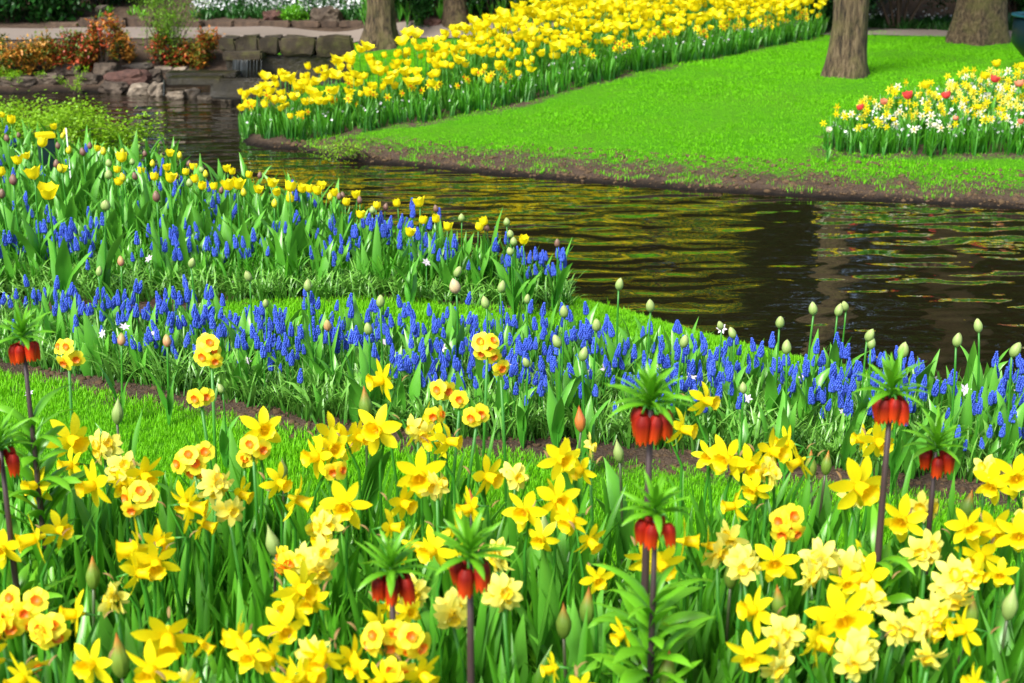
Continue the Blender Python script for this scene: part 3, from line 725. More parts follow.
# backdrop woodland (its foot shows at the top of the picture, the rest in the pond's reflection)
def leaf_mass(name, label, c, size, n, L, W, mat, cat='shrub', group=None, seed=0, floor=True, cl=7, spread=None, core=True, mats=None):
    """shrub: leaves spread through a lumpy volume round a few stems"""
    rr = random.Random(seed); t = thing(name, label, cat, c, 0, group)
    sx, sy, sz = size
    sm = MB()
    for k in range(7):
        a = rr.uniform(0, 6.28); e = Vector((math.cos(a) * sx * .5 * rr.random(), math.sin(a) * sy * .5 * rr.random(), sz * rr.uniform(.5, .85)))
        tube(sm, [(0.1 * e.x, .1 * e.y, -.05), e * .5 + Vector((0, 0, .05)), e], [.02 * min(1, sz), .012 * min(1, sz), .004], 5)
    sm.build('stems', 'twig', t)
    pr = leaf_protos(L, W, 4, 2, cl, spread or L * 1.1, seed=seed + 1)
    lumps = [(rr.uniform(-.38, .38) * sx, rr.uniform(-.38, .38) * sy, sz * rr.uniform(.15, .82), rr.uniform(.16, .30)) for _ in range(max(10, int(sx * 6)))]
    inst = []
    for k in range(n):
        l = lumps[rr.randrange(len(lumps))]
        d = Vector((rr.gauss(0, 1), rr.gauss(0, 1), rr.gauss(0, 1))).normalized() * rr.uniform(.5, 1.05) ** .5
        q = min(sx, sy, sz) if sz > .3 else sz
        x, y, z = l[0] + d.x * l[3] * sx * .55, l[1] + d.y * l[3] * sy, max(.01, l[2] + d.z * l[3] * sz)
        inst.append([rr.randrange(4), x, y, z, rr.uniform(0, 6.28), rr.gauss(0, .4), rr.uniform(.75, 1.3), rr.uniform(.75, 1.3), rr.random()])
    mlist = mats or [mat]
    cut = len(inst) // len(mlist); 
    for i, mm in enumerate(mlist):
        o = scatter('foliage', pr, inst[i * cut:(i + 1) * cut], [mm]); o.parent = t
    return t
HG = 'dark shrubs behind the path'
def gp(px, py): return hit(px, py)
leaf_mass('shrub', 'glossy dark green bush behind the path at the left end', gp(8, 22), (1.3, .8, .9), 1500, .085, .035, 'shrub_mid', group=HG, seed=1)
leaf_mass('shrub', 'small dark bush on the mulch slope left of the thin shrub', gp(98, 6), (1.1, .6, .7), 900, .06, .03, 'shrub_dark', group=HG, seed=2)
leaf_mass('shrub', 'dark bush behind the white flowers beside the tree', gp(355, 4), (1.4, .7, 1.3), 1400, .05, .025, 'shrub_dark', group=HG, seed=3)
leaf_mass('shrub', 'dark green bush between the two trees behind the wall', gp(408, 20), (.55, .6, .9), 1500, .045, .024, 'shrub_mid', group=HG, seed=4)
leaf_mass('shrub', 'dark bush behind the far tulips right of the pale trunk', gp(492, 16), (.8, .7, 1.2), 1500, .05, .025, 'shrub_dark', group=HG, seed=5)
leaf_mass('shrub', 'small bright green bush among the white flowers', gp(296, 22), (.28, .2, .16), 260, .03, .014, 'fresh_leaf', seed=6)
leaf_mass('shrub', 'low dark green bush behind the row of white flowers', gp(220, 3), (1.0, .5, .8), 900, .05, .02, 'shrub_mid', group=HG, seed=7)
leaf_mass('hedge', 'tall dark hedge beyond the path behind the two right-hand trees', at_z(900, 22, .45) , (3.4, .9, 2.4), 9000, .055, .03, 'shrub_dark', 'hedge', seed=9)
leaf_mass('shrub', 'leafy green bush at the top right corner behind the planter', at_z(1015, 18, .4), (.9, .6, 1.2), 1300, .055, .03, 'shrub_mid', group=HG, seed=12)
BT = leaf_protos(.20, .11, 4, 2, 9, .28, seed=77)
def back_tree(x, y, h, w, seed, n=2600, lo=.25):
    rr = random.Random(seed); t = thing('tree', 'tall leafy tree in the wood beyond the garden', 'tree', (x, y, H(x, y)), 0, 'trees in the wood beyond the garden')
    trunk_mesh(.2, .3, h * .8, seed).build('trunk', 'bark', t); lumps = [(rr.uniform(-.5, .5) * w, rr.uniform(-.4, .4) * w, rr.uniform(lo, .95) * h) for _ in range(16)]
    inst = []
    for k in range(n):
        l = lumps[rr.randrange(16)]; d = Vector((rr.gauss(0, 1), rr.gauss(0, 1), rr.gauss(0, 1))).normalized() * w * .24 * rr.uniform(.4, 1)
        inst.append([rr.randrange(4), l[0] + d.x, l[1] + d.y, l[2] + d.z, rr.uniform(0, 6.28), rr.gauss(0, .5), rr.uniform(.8, 1.4), rr.uniform(.8, 1.4), rr.random()])
    c = scatter('crown', BT, inst, ['shrub_mid' if seed % 2 else 'crown']); c.parent = t
for i, (x, y, h, w) in enumerate([(-10, 21, 8, 5), (-6.5, 20, 9, 4.5), (-3.4, 20.5, 8.5, 4), (-.6, 20, 9, 4), (1.9, 21, 8, 3.6), (4.6, 20, 9.5, 4), (7.4, 19.5, 9, 4.2), (10.5, 20, 9, 5), (-1.8, 24, 12, 5), (3.2, 24, 12, 5), (8.5, 24, 12, 6), (-7, 24, 12, 6)]):
    back_tree(x, y, h, w, 100 + i, lo=.08)

# red-leaved shrubs of the rockery
for i, (px, py, wx, hz, n, mats, lb) in enumerate([
    (12, 76, .42, .36, 420, ['fire_leaf2', 'old_leaf'], 'orange and olive leaved shrub at the left end of the rockery'),
    (38, 72, .34, .42, 380, ['fire_leaf2', 'fire_leaf2', 'old_leaf'], 'yellow-orange leaved shrub second from the left above the pond'),
    (58, 70, .36, .26, 320, ['fire_leaf', 'old_leaf', 'fire_leaf'], 'low dark red leaved shrub above the mossy boulder'),
    (80, 68, .34, .36, 420, ['fire_leaf', 'old_leaf'], 'red and green leaved shrub left of the tallest orange sprigs'),
    (103, 68, .36, .50, 560, ['fire_leaf', 'fire_leaf2', 'old_leaf'], 'tallest orange-red shrub with upright sprigs over the rocks'),
    (122, 62, .24, .32, 260, ['fire_leaf2', 'old_leaf'], 'small orange shrub just left of the thin light green shrub'),
    (172, 66, .40, .32, 420, ['old_leaf', 'fire_leaf'], 'mostly green shrub with red tips under the thin light shrub'),
    (200, 66, .42, .34, 560, ['fire_leaf2', 'fire_leaf', 'old_leaf', 'old_leaf'], 'rounded orange shrub beside the wall blocks')]):
    leaf_mass('red_leaved_shrub', lb, gp(px, py), (wx, .3, hz), int(n * .8), .044, .022, None, group='red and orange leaved shrubs on the rockery', seed=60 + i, cl=5, mats=mats, spread=.03)
def arching(name, label, c, n, length, up, spread, L, W, mat, seed, dirs=None, group=None, dens=26, droop=.9, lr=.02):
    rr = random.Random(seed); t = thing(name, label, 'shrub', c, 0, group); sm = MB(); inst = []
    for k in range(n):
        a = rr.uniform(*dirs) if dirs else rr.uniform(0, 6.28); ln = length * rr.uniform(.5, 1.15); p = Vector((rr.gauss(0, spread), rr.gauss(0, spread * .6), 0)); el = up * rr.uniform(.7, 1.2); pts = [p.copy()]
        for s in range(9):
            p = p + Vector((math.cos(a) * math.cos(el), math.sin(a) * math.cos(el), math.sin(el))) * ln / 9; a += rr.gauss(0, .12); el -= droop * rr.uniform(.05, .22); pts.append(p.copy())
            if s > 0:
                for q in range(int(dens / 9)):
                    o = p + Vector((rr.gauss(0, lr), rr.gauss(0, lr), rr.gauss(0, lr))); inst.append([rr.randrange(4), o.x, o.y, max(o.z, -c.z + .01), rr.uniform(0, 6.28), rr.gauss(0, .4), rr.uniform(.7, 1.3), rr.uniform(.7, 1.3), rr.random()])
        tube(sm, pts, [.006 * (1 - i / 12) for i in range(10)], 4)
    sm.build('branches', 'twig', t); o = scatter('foliage', leaf_protos(L, W, 4, 2, 4, lr, seed=seed), inst, [mat]); o.parent = t; return t
arching('thin_shrub', 'thin airy shrub with tiny light green leaves between path and rockery', gp(166, 62), 26, .95, 1.45, .06, .026, .013, 'shrub_light', 5, droop=.25, dens=60, lr=.03)
arching('spreading_shrub', 'low lime green shrub spreading over the water behind the tulips', Vector((-3.42, 9.1, .14)), 230, .52, .80, .32, .028, .017, 'shrub_lime', 6, dirs=(-.3, 2.6), dens=80, droop=.7, lr=.03)
arching('spreading_shrub', 'lime green sprays trailing on the pond right of the low shrub', Vector((-3.0, 9.1, .12)), 16, .62, .38, .16, .026, .015, 'shrub_lime', 16, dirs=(-.1, 1.2), dens=54, droop=.5, lr=.022)
arching('sprig', 'sparse yellow-green sprig leaning over the water at the bank', gp(356, 157), 8, .36, .7, .06, .022, .010, 'shrub_lime', 26, dirs=(2.8, 4.6), dens=22, droop=.9, lr=.02)
arching('sprig', 'single lime sprig standing at the waterline below the rockery', gp(75, 95), 4, .30, 1.2, .03, .022, .012, 'shrub_lime', 27, dens=30, droop=.4, lr=.012)
arching('trailing_plant', 'lime green trailing plant on the bank at the left end of the rockery', gp(5, 79), 12, .25, .5, .12, .022, .013, 'shrub_lime', 28, dens=40, droop=.5, lr=.015)

# ------------------------------------------------------------ planter, stake, ladder things
pl = thing('planter', 'dark teal tapered planter standing on the lawn beside the thickest tree', 'planter', at_y(1062, 61, 12.3)); pl.location.z = H(pl.location.x, 12.3)
px_, py_ = pl.location.x, pl.location.y
pm = MB(); prof = [(.20, .0), (.24, .03), (.36, .16), (.43, .24), (.43, .46), (.40, .46), (.40, .40)]
trumpet(pm, prof, 32); pm.build('bowl', 'teal', pl)
pm = MB(); trumpet(pm, [(.435, .455), (.45, .46), (.45, .475), (.395, .475), (.395, .455)], 32); pm.build('rim', 'teal_rim', pl)
pm = MB(); tube(pm, [(0, 0, .38), (0, 0, .41)], .39, 24); pm.build('soil', 'ground', pl)
stk = MB(); p = at_z(66, 128, .62); p2 = Vector((p.x, p.y, H(p.x, p.y) - .03)); tube(stk, [p2, p], .0035, 6)
stk_o = stk.build('plant_stake', 'white_paint'); tag(stk_o, 'thin white stake standing among the yellow tulips', 'stake')
# dark lidded box with yellow lid between tulips
bx = thing('lantern_box', 'small dark box with a yellow top standing behind the yellow tulips', 'box', above(45, 134, .34)); bx.location.z -= .34
b1 = MB(); s_ = .07
for z0, z1, r1, r2 in ((0, .32, .055, .06),):
    tube(b1, [(0, 0, z0), (0, 0, z1)], [r1, r2], 4)
b1.build('body', 'black_box', bx, False); b1 = MB(); tube(b1, [(0, 0, .321), (0, 0, .345), (0, 0, .35)], [.068, .068, .04], 4); b1.build('lid', 'tulip_y', bx, False)
# white post behind far tulips at the top
bp_ = MB(); p = at_z(796, 24, .36); tube(bp_, [(p.x, p.y + .4, H(p.x, p.y + .4)), (p.x, p.y + .4, 1.0)], .05, 4)
tag(bp_.build('white_post', 'white_paint', smooth=False), 'white square post behind the far end of the yellow tulips', 'post')
bn = thing('bench', 'maroon seat behind the white post beside the path', 'bench', (p.x + .45, p.y + 1.7, H(p.x + .45, p.y + 1.7)))
def boxmb(mb, c, s):
    x, y, z = c; a, b, d = (v / 2 for v in s)
    V = [(x + i * a, y + j * b, z + k * d) for i in (-1, 1) for j in (-1, 1) for k in (-1, 1)]
    mb.add(V, [(0, 1, 3, 2), (4, 6, 7, 5), (0, 4, 5, 1), (2, 3, 7, 6), (0, 2, 6, 4), (1, 5, 7, 3)])
q = MB(); boxmb(q, (0, 0, .42), (.9, .4, .06)); q.build('seat', 'maroon', bn, False)
q = MB(); boxmb(q, (0, .22, .66), (.9, .04, .42)); q.build('backrest', 'maroon', bn, False)
for sx in (-.4, .4):
    q = MB(); boxmb(q, (sx, 0, .195), (.05, .36, .39)); q.build('leg', 'black_box', bn, False)

# ------------------------------------------------------------ flower builders
def make_stem(mb, p0, p1, r0, r1, bend=.0, n=6, az=0.):
    a, b = Vector(p0), Vector(p1); mid = (a + b) / 2 + Vector((math.cos(az), math.sin(az), 0)) * bend
    pts = []
    for i in range(7):
        t = i / 6; pts.append(a * (1 - t) ** 2 + mid * 2 * t * (1 - t) + b * t * t)
    tube(mb, pts, [r0 + (r1 - r0) * i / 6 for i in range(7)], n)

def tulip_plant(kind, h, R_, L, open_, mat, nleaf, label, seed, leafL=.26, leafW=.055, closed=False, name='tulip'):
    rr = random.Random(seed); name = {'far': 'yellow_tulip', 'ly': 'yellow_tulip', 'lg': 'tulip_bud', 'lp': 'tulip_bud', 'lq': 'tulip_bud', 'mg': 'tulip_bud', 'ms': 'tulip_bud', 'mp': 'tulip_bud'}.get(kind, 'tulip'); st = rng.getstate(); rng.seed(seed)
    t = thing(name, label, 'tulip bud' if 'bud' in name else 'tulip'); kids = []
    top = (rr.gauss(0, .012), rr.gauss(0, .012), h)
    s = MB(); make_stem(s, (0, 0, -.02), top, .0042, .0034, .01, 6, rr.uniform(0, 6)); kids.append((s.build('stem', 'stem', t), []))
    fl = MB()
    if closed: goblet(fl, R_, L, 6, 0, R(64), 8, .5, 0, True, .93)
    else: goblet(fl, R_, L, 6, open_, R(40), 7, .5)
    Mx = Matrix.Translation(top) @ Matrix.Rotation(rr.gauss(0, .17), 4, 'X') @ Matrix.Rotation(rr.gauss(0, .17), 4, 'Y') @ Matrix.Rotation(rr.uniform(0, 6), 4, 'Z')
    xf(fl, Mx); kids.append((fl.build('flower', mat, t), []))
    for k in range(nleaf):
        lf = MB(); a = k * 2.4 + rr.uniform(-.4, .4); z0 = .01 + .035 * k
        leaf(lf, (0, 0, z0), a, leafL * rr.uniform(.8, 1.15) * (1 - .1 * k), leafW * rr.uniform(.75, 1.2) * (1 - .12 * k), rr.uniform(.08, .2), rr.uniform(.3, 1.3), 8, .45, rr.uniform(-.9, .9), 'tulip', wav=.25, curlp=1.5)
        kids.append((lf.build('leaf', 'tulip_leaf', t), []))
    rng.setstate(st); return t, kids
class Bank:
    """prototypes of one kind; the first use takes the prototype itself, later uses copy it"""
    def __init__(s, items): s.items = items; s.used = [False] * len(items); s.h = [None] * len(items)
    def put(s, k, loc, rz, sc3, label, group):
        root, kids = s.items[k]
        if not s.used[k]:
            s.used[k] = True; root.location = loc; root.rotation_euler = (0, 0, rz); root.scale = sc3; root['label'] = label
            if group: root['group'] = group
            return root
        return dup(root, kids, loc, rz, sc3, label, group)
    def clean(s):
        for u, (root, kids) in zip(s.used, s.items):
            if not u:
                for k, sub in kids:
                    for q in sub: bpy.data.objects.remove(q)
                    bpy.data.objects.remove(k)
                bpy.data.objects.remove(root)
def poisson(poly, dmin, seed, tries=30000, pred=None):
    q = random.Random(seed); lo, hi = poly.min(0), poly.max(0); cell = {}; out = []
    cand = np.array([[q.uniform(lo[0], hi[0]), q.uniform(lo[1], hi[1])] for _ in range(tries)]); sd = sdist(poly, cand[:, 0], cand[:, 1])
    for (x, y), d in zip(cand, sd):
        if d > 0: continue
        i, j = int(x // dmin), int(y // dmin)
        if any((x - a) ** 2 + (y - b) ** 2 < dmin * dmin for u in (-1, 0, 1) for w in (-1, 0, 1) for a, b in cell.get((i + u, j + w), ())): continue
        if pred and not pred(x, y): continue
        cell.setdefault((i, j), []).append((x, y)); out.append((x, y))
    return out
def inview(x, y, z, m=30):
    u, v = project(x, y, z); return -m < u < 1024 + m and -m < v < 683 + m

# ---- far bed of big yellow tulips
far_bank = Bank([tulip_plant('far', .40 + .02 * k, [.034, .030, .038, .027, .034, .032, .040][k], .070, [.45, .2, .7, .05, .5, .3, .95][k], 'tulip_y', 3, 'wide open yellow tulip', 200 + k, .24, .05) for k in range(7)])
pts = poisson(FAR_BED, .074, 5, 90000)
pts = [p for p in pts if -sdist(FAR_BED, [p[0]], [p[1]])[0] > 0]
def front_d(x, y):  # distance behind the bed's front edge
    fr = FAR_BED[:10]; return min(math.hypot(x - a, y - b) for a, b in [fr[i] * (1 - u) + fr[i + 1] * u for i in range(9) for u in (0, .2, .4, .6, .8)])
scored = []
for x, y in pts:
    fd = front_d(x, y)
    if fd < .18 and rng.random() > .30 + fd: continue
    z = H(x, y); u, v = project(x, y, z + .45)
    if not (-10 < u < 1040 and v > -12): continue
    scored.append((y, x, y, z, u, v, fd))
scored.sort()
print('far tulips', len(scored))
GFT = 'wide open yellow tulips of the far bank'
def far_label(u, v, fd, y):
    if u < 300: return 'open yellow tulip at the low tip of the far bed beside the water'
    row = 'in the front rows' if fd < .55 else ('in the middle rows' if fd < 1.2 else 'in the back rows')
    if u < 420: return f'open yellow tulip {row} below the root-flared tree'
    if u < 560: return f'open yellow tulip {row}, between wall and pale trunk'
    if u < 700: return f'open yellow tulip {row}, halfway up the far bed'
    return f'open yellow tulip {row}, at the upper end by the furrowed tree'
rest = []
for i, (_, x, y, z, u, v, fd) in enumerate(scored):
    k = rng.randrange(7); s = rng.uniform(.68, .92); hz = min(1.10, .66 + .58 * fd) * (.80 if u < 330 else 1)
    if i < 240: far_bank.put(k, (x, y, z - (1 - hz) * .38 * s - rng.uniform(0, .04)), rng.uniform(0, 6.28), (s, s, s), far_label(u, v, fd, y), GFT)
    else: rest.append((x, y, z - (1 - hz) * .38 * s, k, s))
def merged_proto(bank, k):
    root, kids = bank.items[k]; V, Fq, T, Rr, Mi = [], [], [], [], []; base = 0; mats = []
    for o, sub in kids:
        me = o.data; mn = me.materials[0].name
        if mn not in mats: mats.append(mn)
        v = np.empty(len(me.vertices) * 3); me.vertices.foreach_get('co', v); v = v.reshape(-1, 3)
        for pgn in me.polygons:
            q = list(pgn.vertices); q = q if len(q) == 4 else q + [q[-1]]; Fq.append([base + w for w in q]); Mi.append(mats.index(mn))
        t = np.empty(len(v)); me.attributes['t'].data.foreach_get('value', t); r = np.empty(len(v)); me.attributes['r'].data.foreach_get('value', r)
        V.append(v); T.append(t); Rr.append(r); base += len(v)
    return dict(v=np.concatenate(V), f=np.array(Fq), t=np.concatenate(T), r=np.concatenate(Rr), m=np.array(Mi)), mats
for x, y in poisson(MIRROR_BANK, .125, 77):  # tulips of the added bank, there only for the pond's mirror image
    rest.append((x, y, H(x, y), rng.randrange(7), rng.uniform(.95, 1.15)))
if rest:
    mp_ = [merged_proto(far_bank, k) for k in range(7)]
    byname = {m.name: k for k, m in M.items()}
    o = scatter('yellow_tulips', [m[0] for m in mp_], [[k, x, y, z, rng.uniform(0, 6), 0, s, s, rng.random()] for x, y, z, k, s in rest], [byname[n] for n in mp_[0][1]])
    tag(o, 'wide open yellow tulips far back in the bed and on the unseen added bank', 'tulips', kind='stuff')
far_bank.clean()

# generic small flower plants as one mesh each
def small_daffodil(h, span, pm, cm, seed, heads=1, nleaf=3):
    rr = random.Random(seed); mb = MB()
    for k in range(heads):
        s0 = len(mb.v); top = Vector((rr.gauss(0, .02 * heads), rr.gauss(0, .02 * heads), h - .02 * k)); make_s = MB()
        tube(mb, [(0, 0, 0), (top.x * .6, top.y * .6, h * .6), tuple(top)], .0032, 4, m=0)
        s0 = len(mb.v)
        for j in range(6): petal(mb, j * math.pi / 3, span / 2, span * .22, .003, 0, .0, 2, .1, 1.1, .5, .5, 1)
        trumpet(mb, [(span * .08, 0), (span * .11, span * .14), (span * .15, span * .2)], 7, r=.5, m=2)
        d = Vector((rr.uniform(-.8, .8), -1, rr.uniform(-.2, .5))).normalized(); xf(mb, Matrix.Translation(top) @ d.to_track_quat('Z', 'Y').to_matrix().to_4x4(), s0)
    st = rng.getstate(); rng.seed(seed)
    for k in range(nleaf): leaf(mb, (rr.gauss(0, .012), rr.gauss(0, .012), 0), rr.uniform(0, 6.28), h * rr.uniform(.7, 1.0), .011, rr.uniform(0, .25), rr.uniform(.2, .9), 4, .3, .3, 'strap', m=0)
    rng.setstate(st)
    return mb.mesh('daffodil', ['strap', pm, cm])
def place_meshes(meshes, name, cat, spots, group, smin=.85, smax=1.15):
    for (x, y, label) in spots:
        o = bpy.data.objects.new(name, meshes[rng.randrange(len(meshes))]); COL.objects.link(o); o.location = (x, y, H(x, y)); o.rotation_euler = (0, 0, rng.uniform(-.7, .7))
        s = rng.uniform(smin, smax); o.scale = (s, s, s); tag(o, label, cat, group)
small_y = [small_daffodil(.20 + .015 * k, .062, 'petal_y', 'cup_orange', 300 + k, 1 + k % 3) for k in range(6)]
sp = []
for x, y in poisson(FAR_BED, .10, 9, pred=lambda x, y: front_d(x, y) < .36):
    if rng.random() < .42:
        u, v = project(x, y, H(x, y) + .2); sp.append((x, y, 'small golden daffodil under the far tulips, %s' % ('by the water tip' if u < 330 else 'where the lawn begins' if u < 480 else 'halfway along the lawn edge' if u < 660 else 'near the furrowed tree')))
place_meshes(small_y, 'daffodil', 'daffodil', sp, 'small daffodils along the front of the far bed')
print('small far daffodils', len(sp))
bl = []  # strap foliage of the far bed
def strap_clumps(L, W, n, seed, k=6, seg=5, lean=(.0, .3, .2, 1.1), spread=.02, shape='strap', mat=0, twist=.6):
    out = []; rr = random.Random(seed); st = rng.getstate(); rng.seed(seed)
    for c in range(k):
        mb = MB()
        for q in range(n): leaf(mb, (rr.gauss(0, spread), rr.gauss(0, spread), -.01), rr.uniform(0, 6.28), L * rr.uniform(.6, 1.15), W * rr.uniform(.7, 1.2), rr.uniform(lean[0], lean[1]), rr.uniform(lean[2], lean[3]), seg, .35, rr.uniform(-twist, twist), shape, wav=.1, curlp=1.6, m=mat)
        out.append(mb.arrays())
    rng.setstate(st); return out
def fill(name, label, poly, n, protos, mats, seed, smin=.75, smax=1.2, pred=None):
    P = rand_in(poly, n, seed); k = len(P); z = height(P[:, 0], P[:, 1])
    q = np.random.RandomState(seed); s = q.uniform(smin, smax, k)
    inst = np.stack([q.randint(0, len(protos), k), P[:, 0], P[:, 1], z, q.rand(k) * 6.28, q.normal(0, .08, k), s, s * q.uniform(.85, 1.15, k), q.rand(k)], 1)
    return tag(scatter(name, protos, inst, mats), label, 'foliage', kind='stuff')
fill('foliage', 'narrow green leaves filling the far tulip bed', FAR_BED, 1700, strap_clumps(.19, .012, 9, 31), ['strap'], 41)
lowf = np.array([FAR_BED[i] for i in range(10)] + [FAR_BED[i] + (FAR_BED[i] - FAR_BED.mean(0)) * -.05 + np.array([-.12, .22]) for i in range(9, -1, -1)])
tinyw = MB()
for j in range(5): petal(tinyw, j * 1.256, .012, .010, .001, .3, .3, 2, .1, .8, .5)
xf(tinyw, Matrix.Translation((0, 0, .15)) @ Matrix.Rotation(R(50), 4, 'X')); tube(tinyw, [(0, 0, 0), (0, 0, .15)], .0013, 3, m=1)
fill('small_blue_flowers', 'scattered tiny pale blue flowers at the foot of the far tulips', lowf, 130, [tinyw.arrays()], ['white_fl', 'stem'], 43)

fill('foliage', 'tulip leaves on the unseen added bank beyond the path', MIRROR_BANK, 700, strap_clumps(.28, .03, 6, 91, shape='tulip'), ['tulip_leaf'], 92)
# ---- mixed bed at the right
mix_y = [small_daffodil(.20 + .02 * k, .058, 'petal_y', 'trumpet', 320 + k, 1) for k in range(3)] + [small_daffodil(.22, .06, 'petal_b', 'cup_yellow', 330, 2)]
mix_w = [small_daffodil(.17 + .022 * k, .055, 'petal_pale' if k % 2 else 'tulip_white', 'cup_yellow', 340 + k, 1 + k % 2) for k in range(4)]
spy, spw = [], []
for x, y in poisson(MIX_BED, .082, 15, 40000, pred=lambda x, y: inview(x, y, .5, 60)):
    u, v = project(x, y, H(x, y) + .25); side = 'at the left tip of the mixed bed' if u < 870 else 'in the left half of the mixed bed' if u < 935 else 'in the right half of the mixed bed' if u < 985 else 'right end of the mixed bed'
    dep = 'low front' if v > 128 else 'middle' if v > 108 else 'upper back'
    if rng.random() < .5: spy.append((x, y, f'yellow daffodil, {dep} row, {side}'))
    else: spw.append((x, y, f'creamy white narcissus, {dep} row, {side}'))
place_meshes(mix_y, 'daffodil', 'daffodil', spy, 'yellow daffodils of the mixed bed')
place_meshes(mix_w, 'narcissus', 'narcissus', spw, 'creamy white narcissi of the mixed bed')
fill('small_white_flowers', 'carpet of tiny white flowers low in the mixed bed', MIX_BED, 1100, [tinyw.arrays()], ['white_fl', 'stem'], 44)
fill('foliage', 'narrow green leaves filling the mixed bed', MIX_BED, 900, strap_clumps(.19, .012, 9, 32), ['strap'], 45)
def place_tulip(bank, k, px, py, h, label, group, s=1.0, zt=None):
    """stands a tulip so that its flower shows where the photograph has it"""
    p = above(px, py, h * s); g_ = H(p.x, p.y)
    return bank.put(k, (p.x, p.y, g_), rng.uniform(0, 6.28), (s, s, s), label, group)
mt = {c: Bank([tulip_plant(c, .33, .028, .05, .25, m, 2, 'x', 400 + i, .2, .045)]) for i, (c, m) in enumerate((('red', 'tulip_red'), ('salmon', 'tulip_salmon'), ('yellow', 'tulip_y'), ('cream', 'tulip_white')))}
for px, py, c, lb in [(862, 107, 'red', 'pink-red tulip near the left tip of the mixed bed'), (884, 101, 'salmon', 'salmon tulip just right of the pink-red one'), (909, 95, 'red', 'red and yellow tulip at the back left of the mixed bed'),
    (948, 95, 'red', 'rounded red tulip in the middle of the mixed bed'), (954, 117, 'salmon', 'salmon-pink tulip low in the middle of the mixed bed'), (992, 79, 'red', 'topmost red tulip of the mixed bed'), (997, 63, 'yellow', 'tallest yellow tulip standing above the mixed bed'),
    (1021, 84, 'salmon', 'salmon tulip at the right margin of the mixed bed'), (926, 85, 'yellow', 'yellow tulip above the back left of the mixed bed'), (985, 76, 'yellow', 'yellow tulip beside the topmost red one'), (978, 106, 'yellow', 'broad yellow tulip right of the rounded red one'),
    (865, 125, 'yellow', 'golden tulip low at the left of the mixed bed'), (893, 118, 'yellow', 'golden tulip low in front of the salmon one'), (829, 128, 'cream', 'cream tulip bud at the left tip of the mixed bed'), (1022, 66, 'yellow', 'yellow tulip cut by the right margin above the mixed bed'), (1021, 120, 'salmon', 'orange tulip at the right margin low in the mixed bed'), (934, 124, 'cream', 'cream tulip low in the middle of the mixed bed')]:
    place_tulip(mt[c], 0, px, py + 4, .33, lb, 'tulips of the mixed bed', .62 if py > 112 else .8 if py > 100 else 1.0)

# white flowers behind the path
WF = hpoly([(195, 20), (260, 19), (350, 22), (368, 21), (372, 4), (330, 1), (200, 1)])
wfl = MB()
for q in range(3):
    s0 = len(wfl.v)
    for j in range(5): petal(wfl, j * 1.256, .013, .011, .002, .2, .2, 2, .1, .8, .5)
    xf(wfl, Matrix.Translation((rng.gauss(0, .03), rng.gauss(0, .03), .13 + .02 * q)) @ Matrix.Rotation(R(rng.uniform(20, 60)), 4, 'X'), s0)
fill('white_flowers', 'drift of small white flowers behind the path', WF, 300, [wfl.arrays()], ['white_fl'], 46)
fill('foliage', 'green leaves under the white flowers behind the path', WF, 700, strap_clumps(.14, .02, 8, 33, shape='lance', lean=(.2, .8, .6, 1.4)), ['shrub_mid'], 47)
WF2 = hpoly([(862, 29), (948, 31), (948, 24), (862, 22)])
fill('white_flowers', 'few small white flowers at the foot of the hedge', WF2, 30, [wfl.arrays()], ['white_fl'], 48)
fill('foliage', 'low green leaves along the foot of the hedge', hpoly([(830, 28), (1024, 32), (1024, 20), (830, 18)]), 350, strap_clumps(.14, .02, 8, 33, shape='lance', lean=(.2, .8, .6, 1.4)), ['shrub_mid'], 49)
fill('small_plants', 'low green plants on the mulch slope', hpoly([(30, 20), (150, 16), (190, 4), (40, 4)]), 12, strap_clumps(.12, .02, 8, 33, shape='lance', lean=(.2, .8, .6, 1.4)), ['fresh_leaf'], 50)

# ------------------------------------------------------------ left bed
ly = Bank([tulip_plant('ly', .40, .0225, .052, [.15, .35, .0, .25, .5][k], 'tulip_y', 3, 'x', 420 + k, .30, .06) for k in range(5)])
lg = Bank([tulip_plant('lg', .40, .016, .048, .0, 'tulip_gy', 3, 'x', 430 + k, .30, .06, closed=True) for k in range(3)])
lpur = Bank([tulip_plant('lp', .36, .015, .045, .0, 'bud_purple', 2, 'x', 440 + k, .28, .055, closed=True) for k in range(3)])
lgreen = Bank([tulip_plant('lq', .36, .018, .045, .0, 'bud_green', 2, 'x', 450 + k, .28, .055, closed=True) for k in range(3)])
def ll(px, py):
    a = 'at the left margin' if px < 30 else 'beside the white stake' if px < 85 else 'right of the lime shrub' if px < 135 else 'by the dark water' if px < 210 else 'below the far bed tip' if px < 290 else 'over the sprig' if px < 345 else 'on the outer bend' if px < 450 else 'at the tip of the left bed'
    return a
Lyel = [(41,138,1.15),(14,157,1),(2,168,1),(32,170,1.25),(55,186,1.35),(119,153,1.1),(97,145,.8),(65,166,.7),(118,167,.8),(120,178,.9),(157,174,.9),(173,174,1.05),(165,165,.7),(173,151,.7),(195,164,.7),(196,175,.9),(202,182,.9),(225,166,.8),(226,181,1.1),(232,168,.8),(240,180,1.1),(248,172,.75),(272,179,.95),(275,190,.7),(261,187,.7),(289,182,1.1),(292,197,.8),(303,186,.9),(311,185,.9),(318,187,.9),(325,184,.6),(354,193,.6),(363,212,.7),(376,203,.7),(398,201,.6),(419,200,.95),(436,216,.8),(422,218,.6),(408,229,.8),(485,218,.85),(478,225,.6),(446,224,.7),(526,238,.6),(11,115,1.1),(2,112,.8),(52,124,.7),(27,154,.7),(335,190,.8),(212,184,.7),(185,170,.6),(345,200,.6),(140,168,.6)]
EXTRA = [('tiny'), ('small'), ('medium sized'), ('large')]
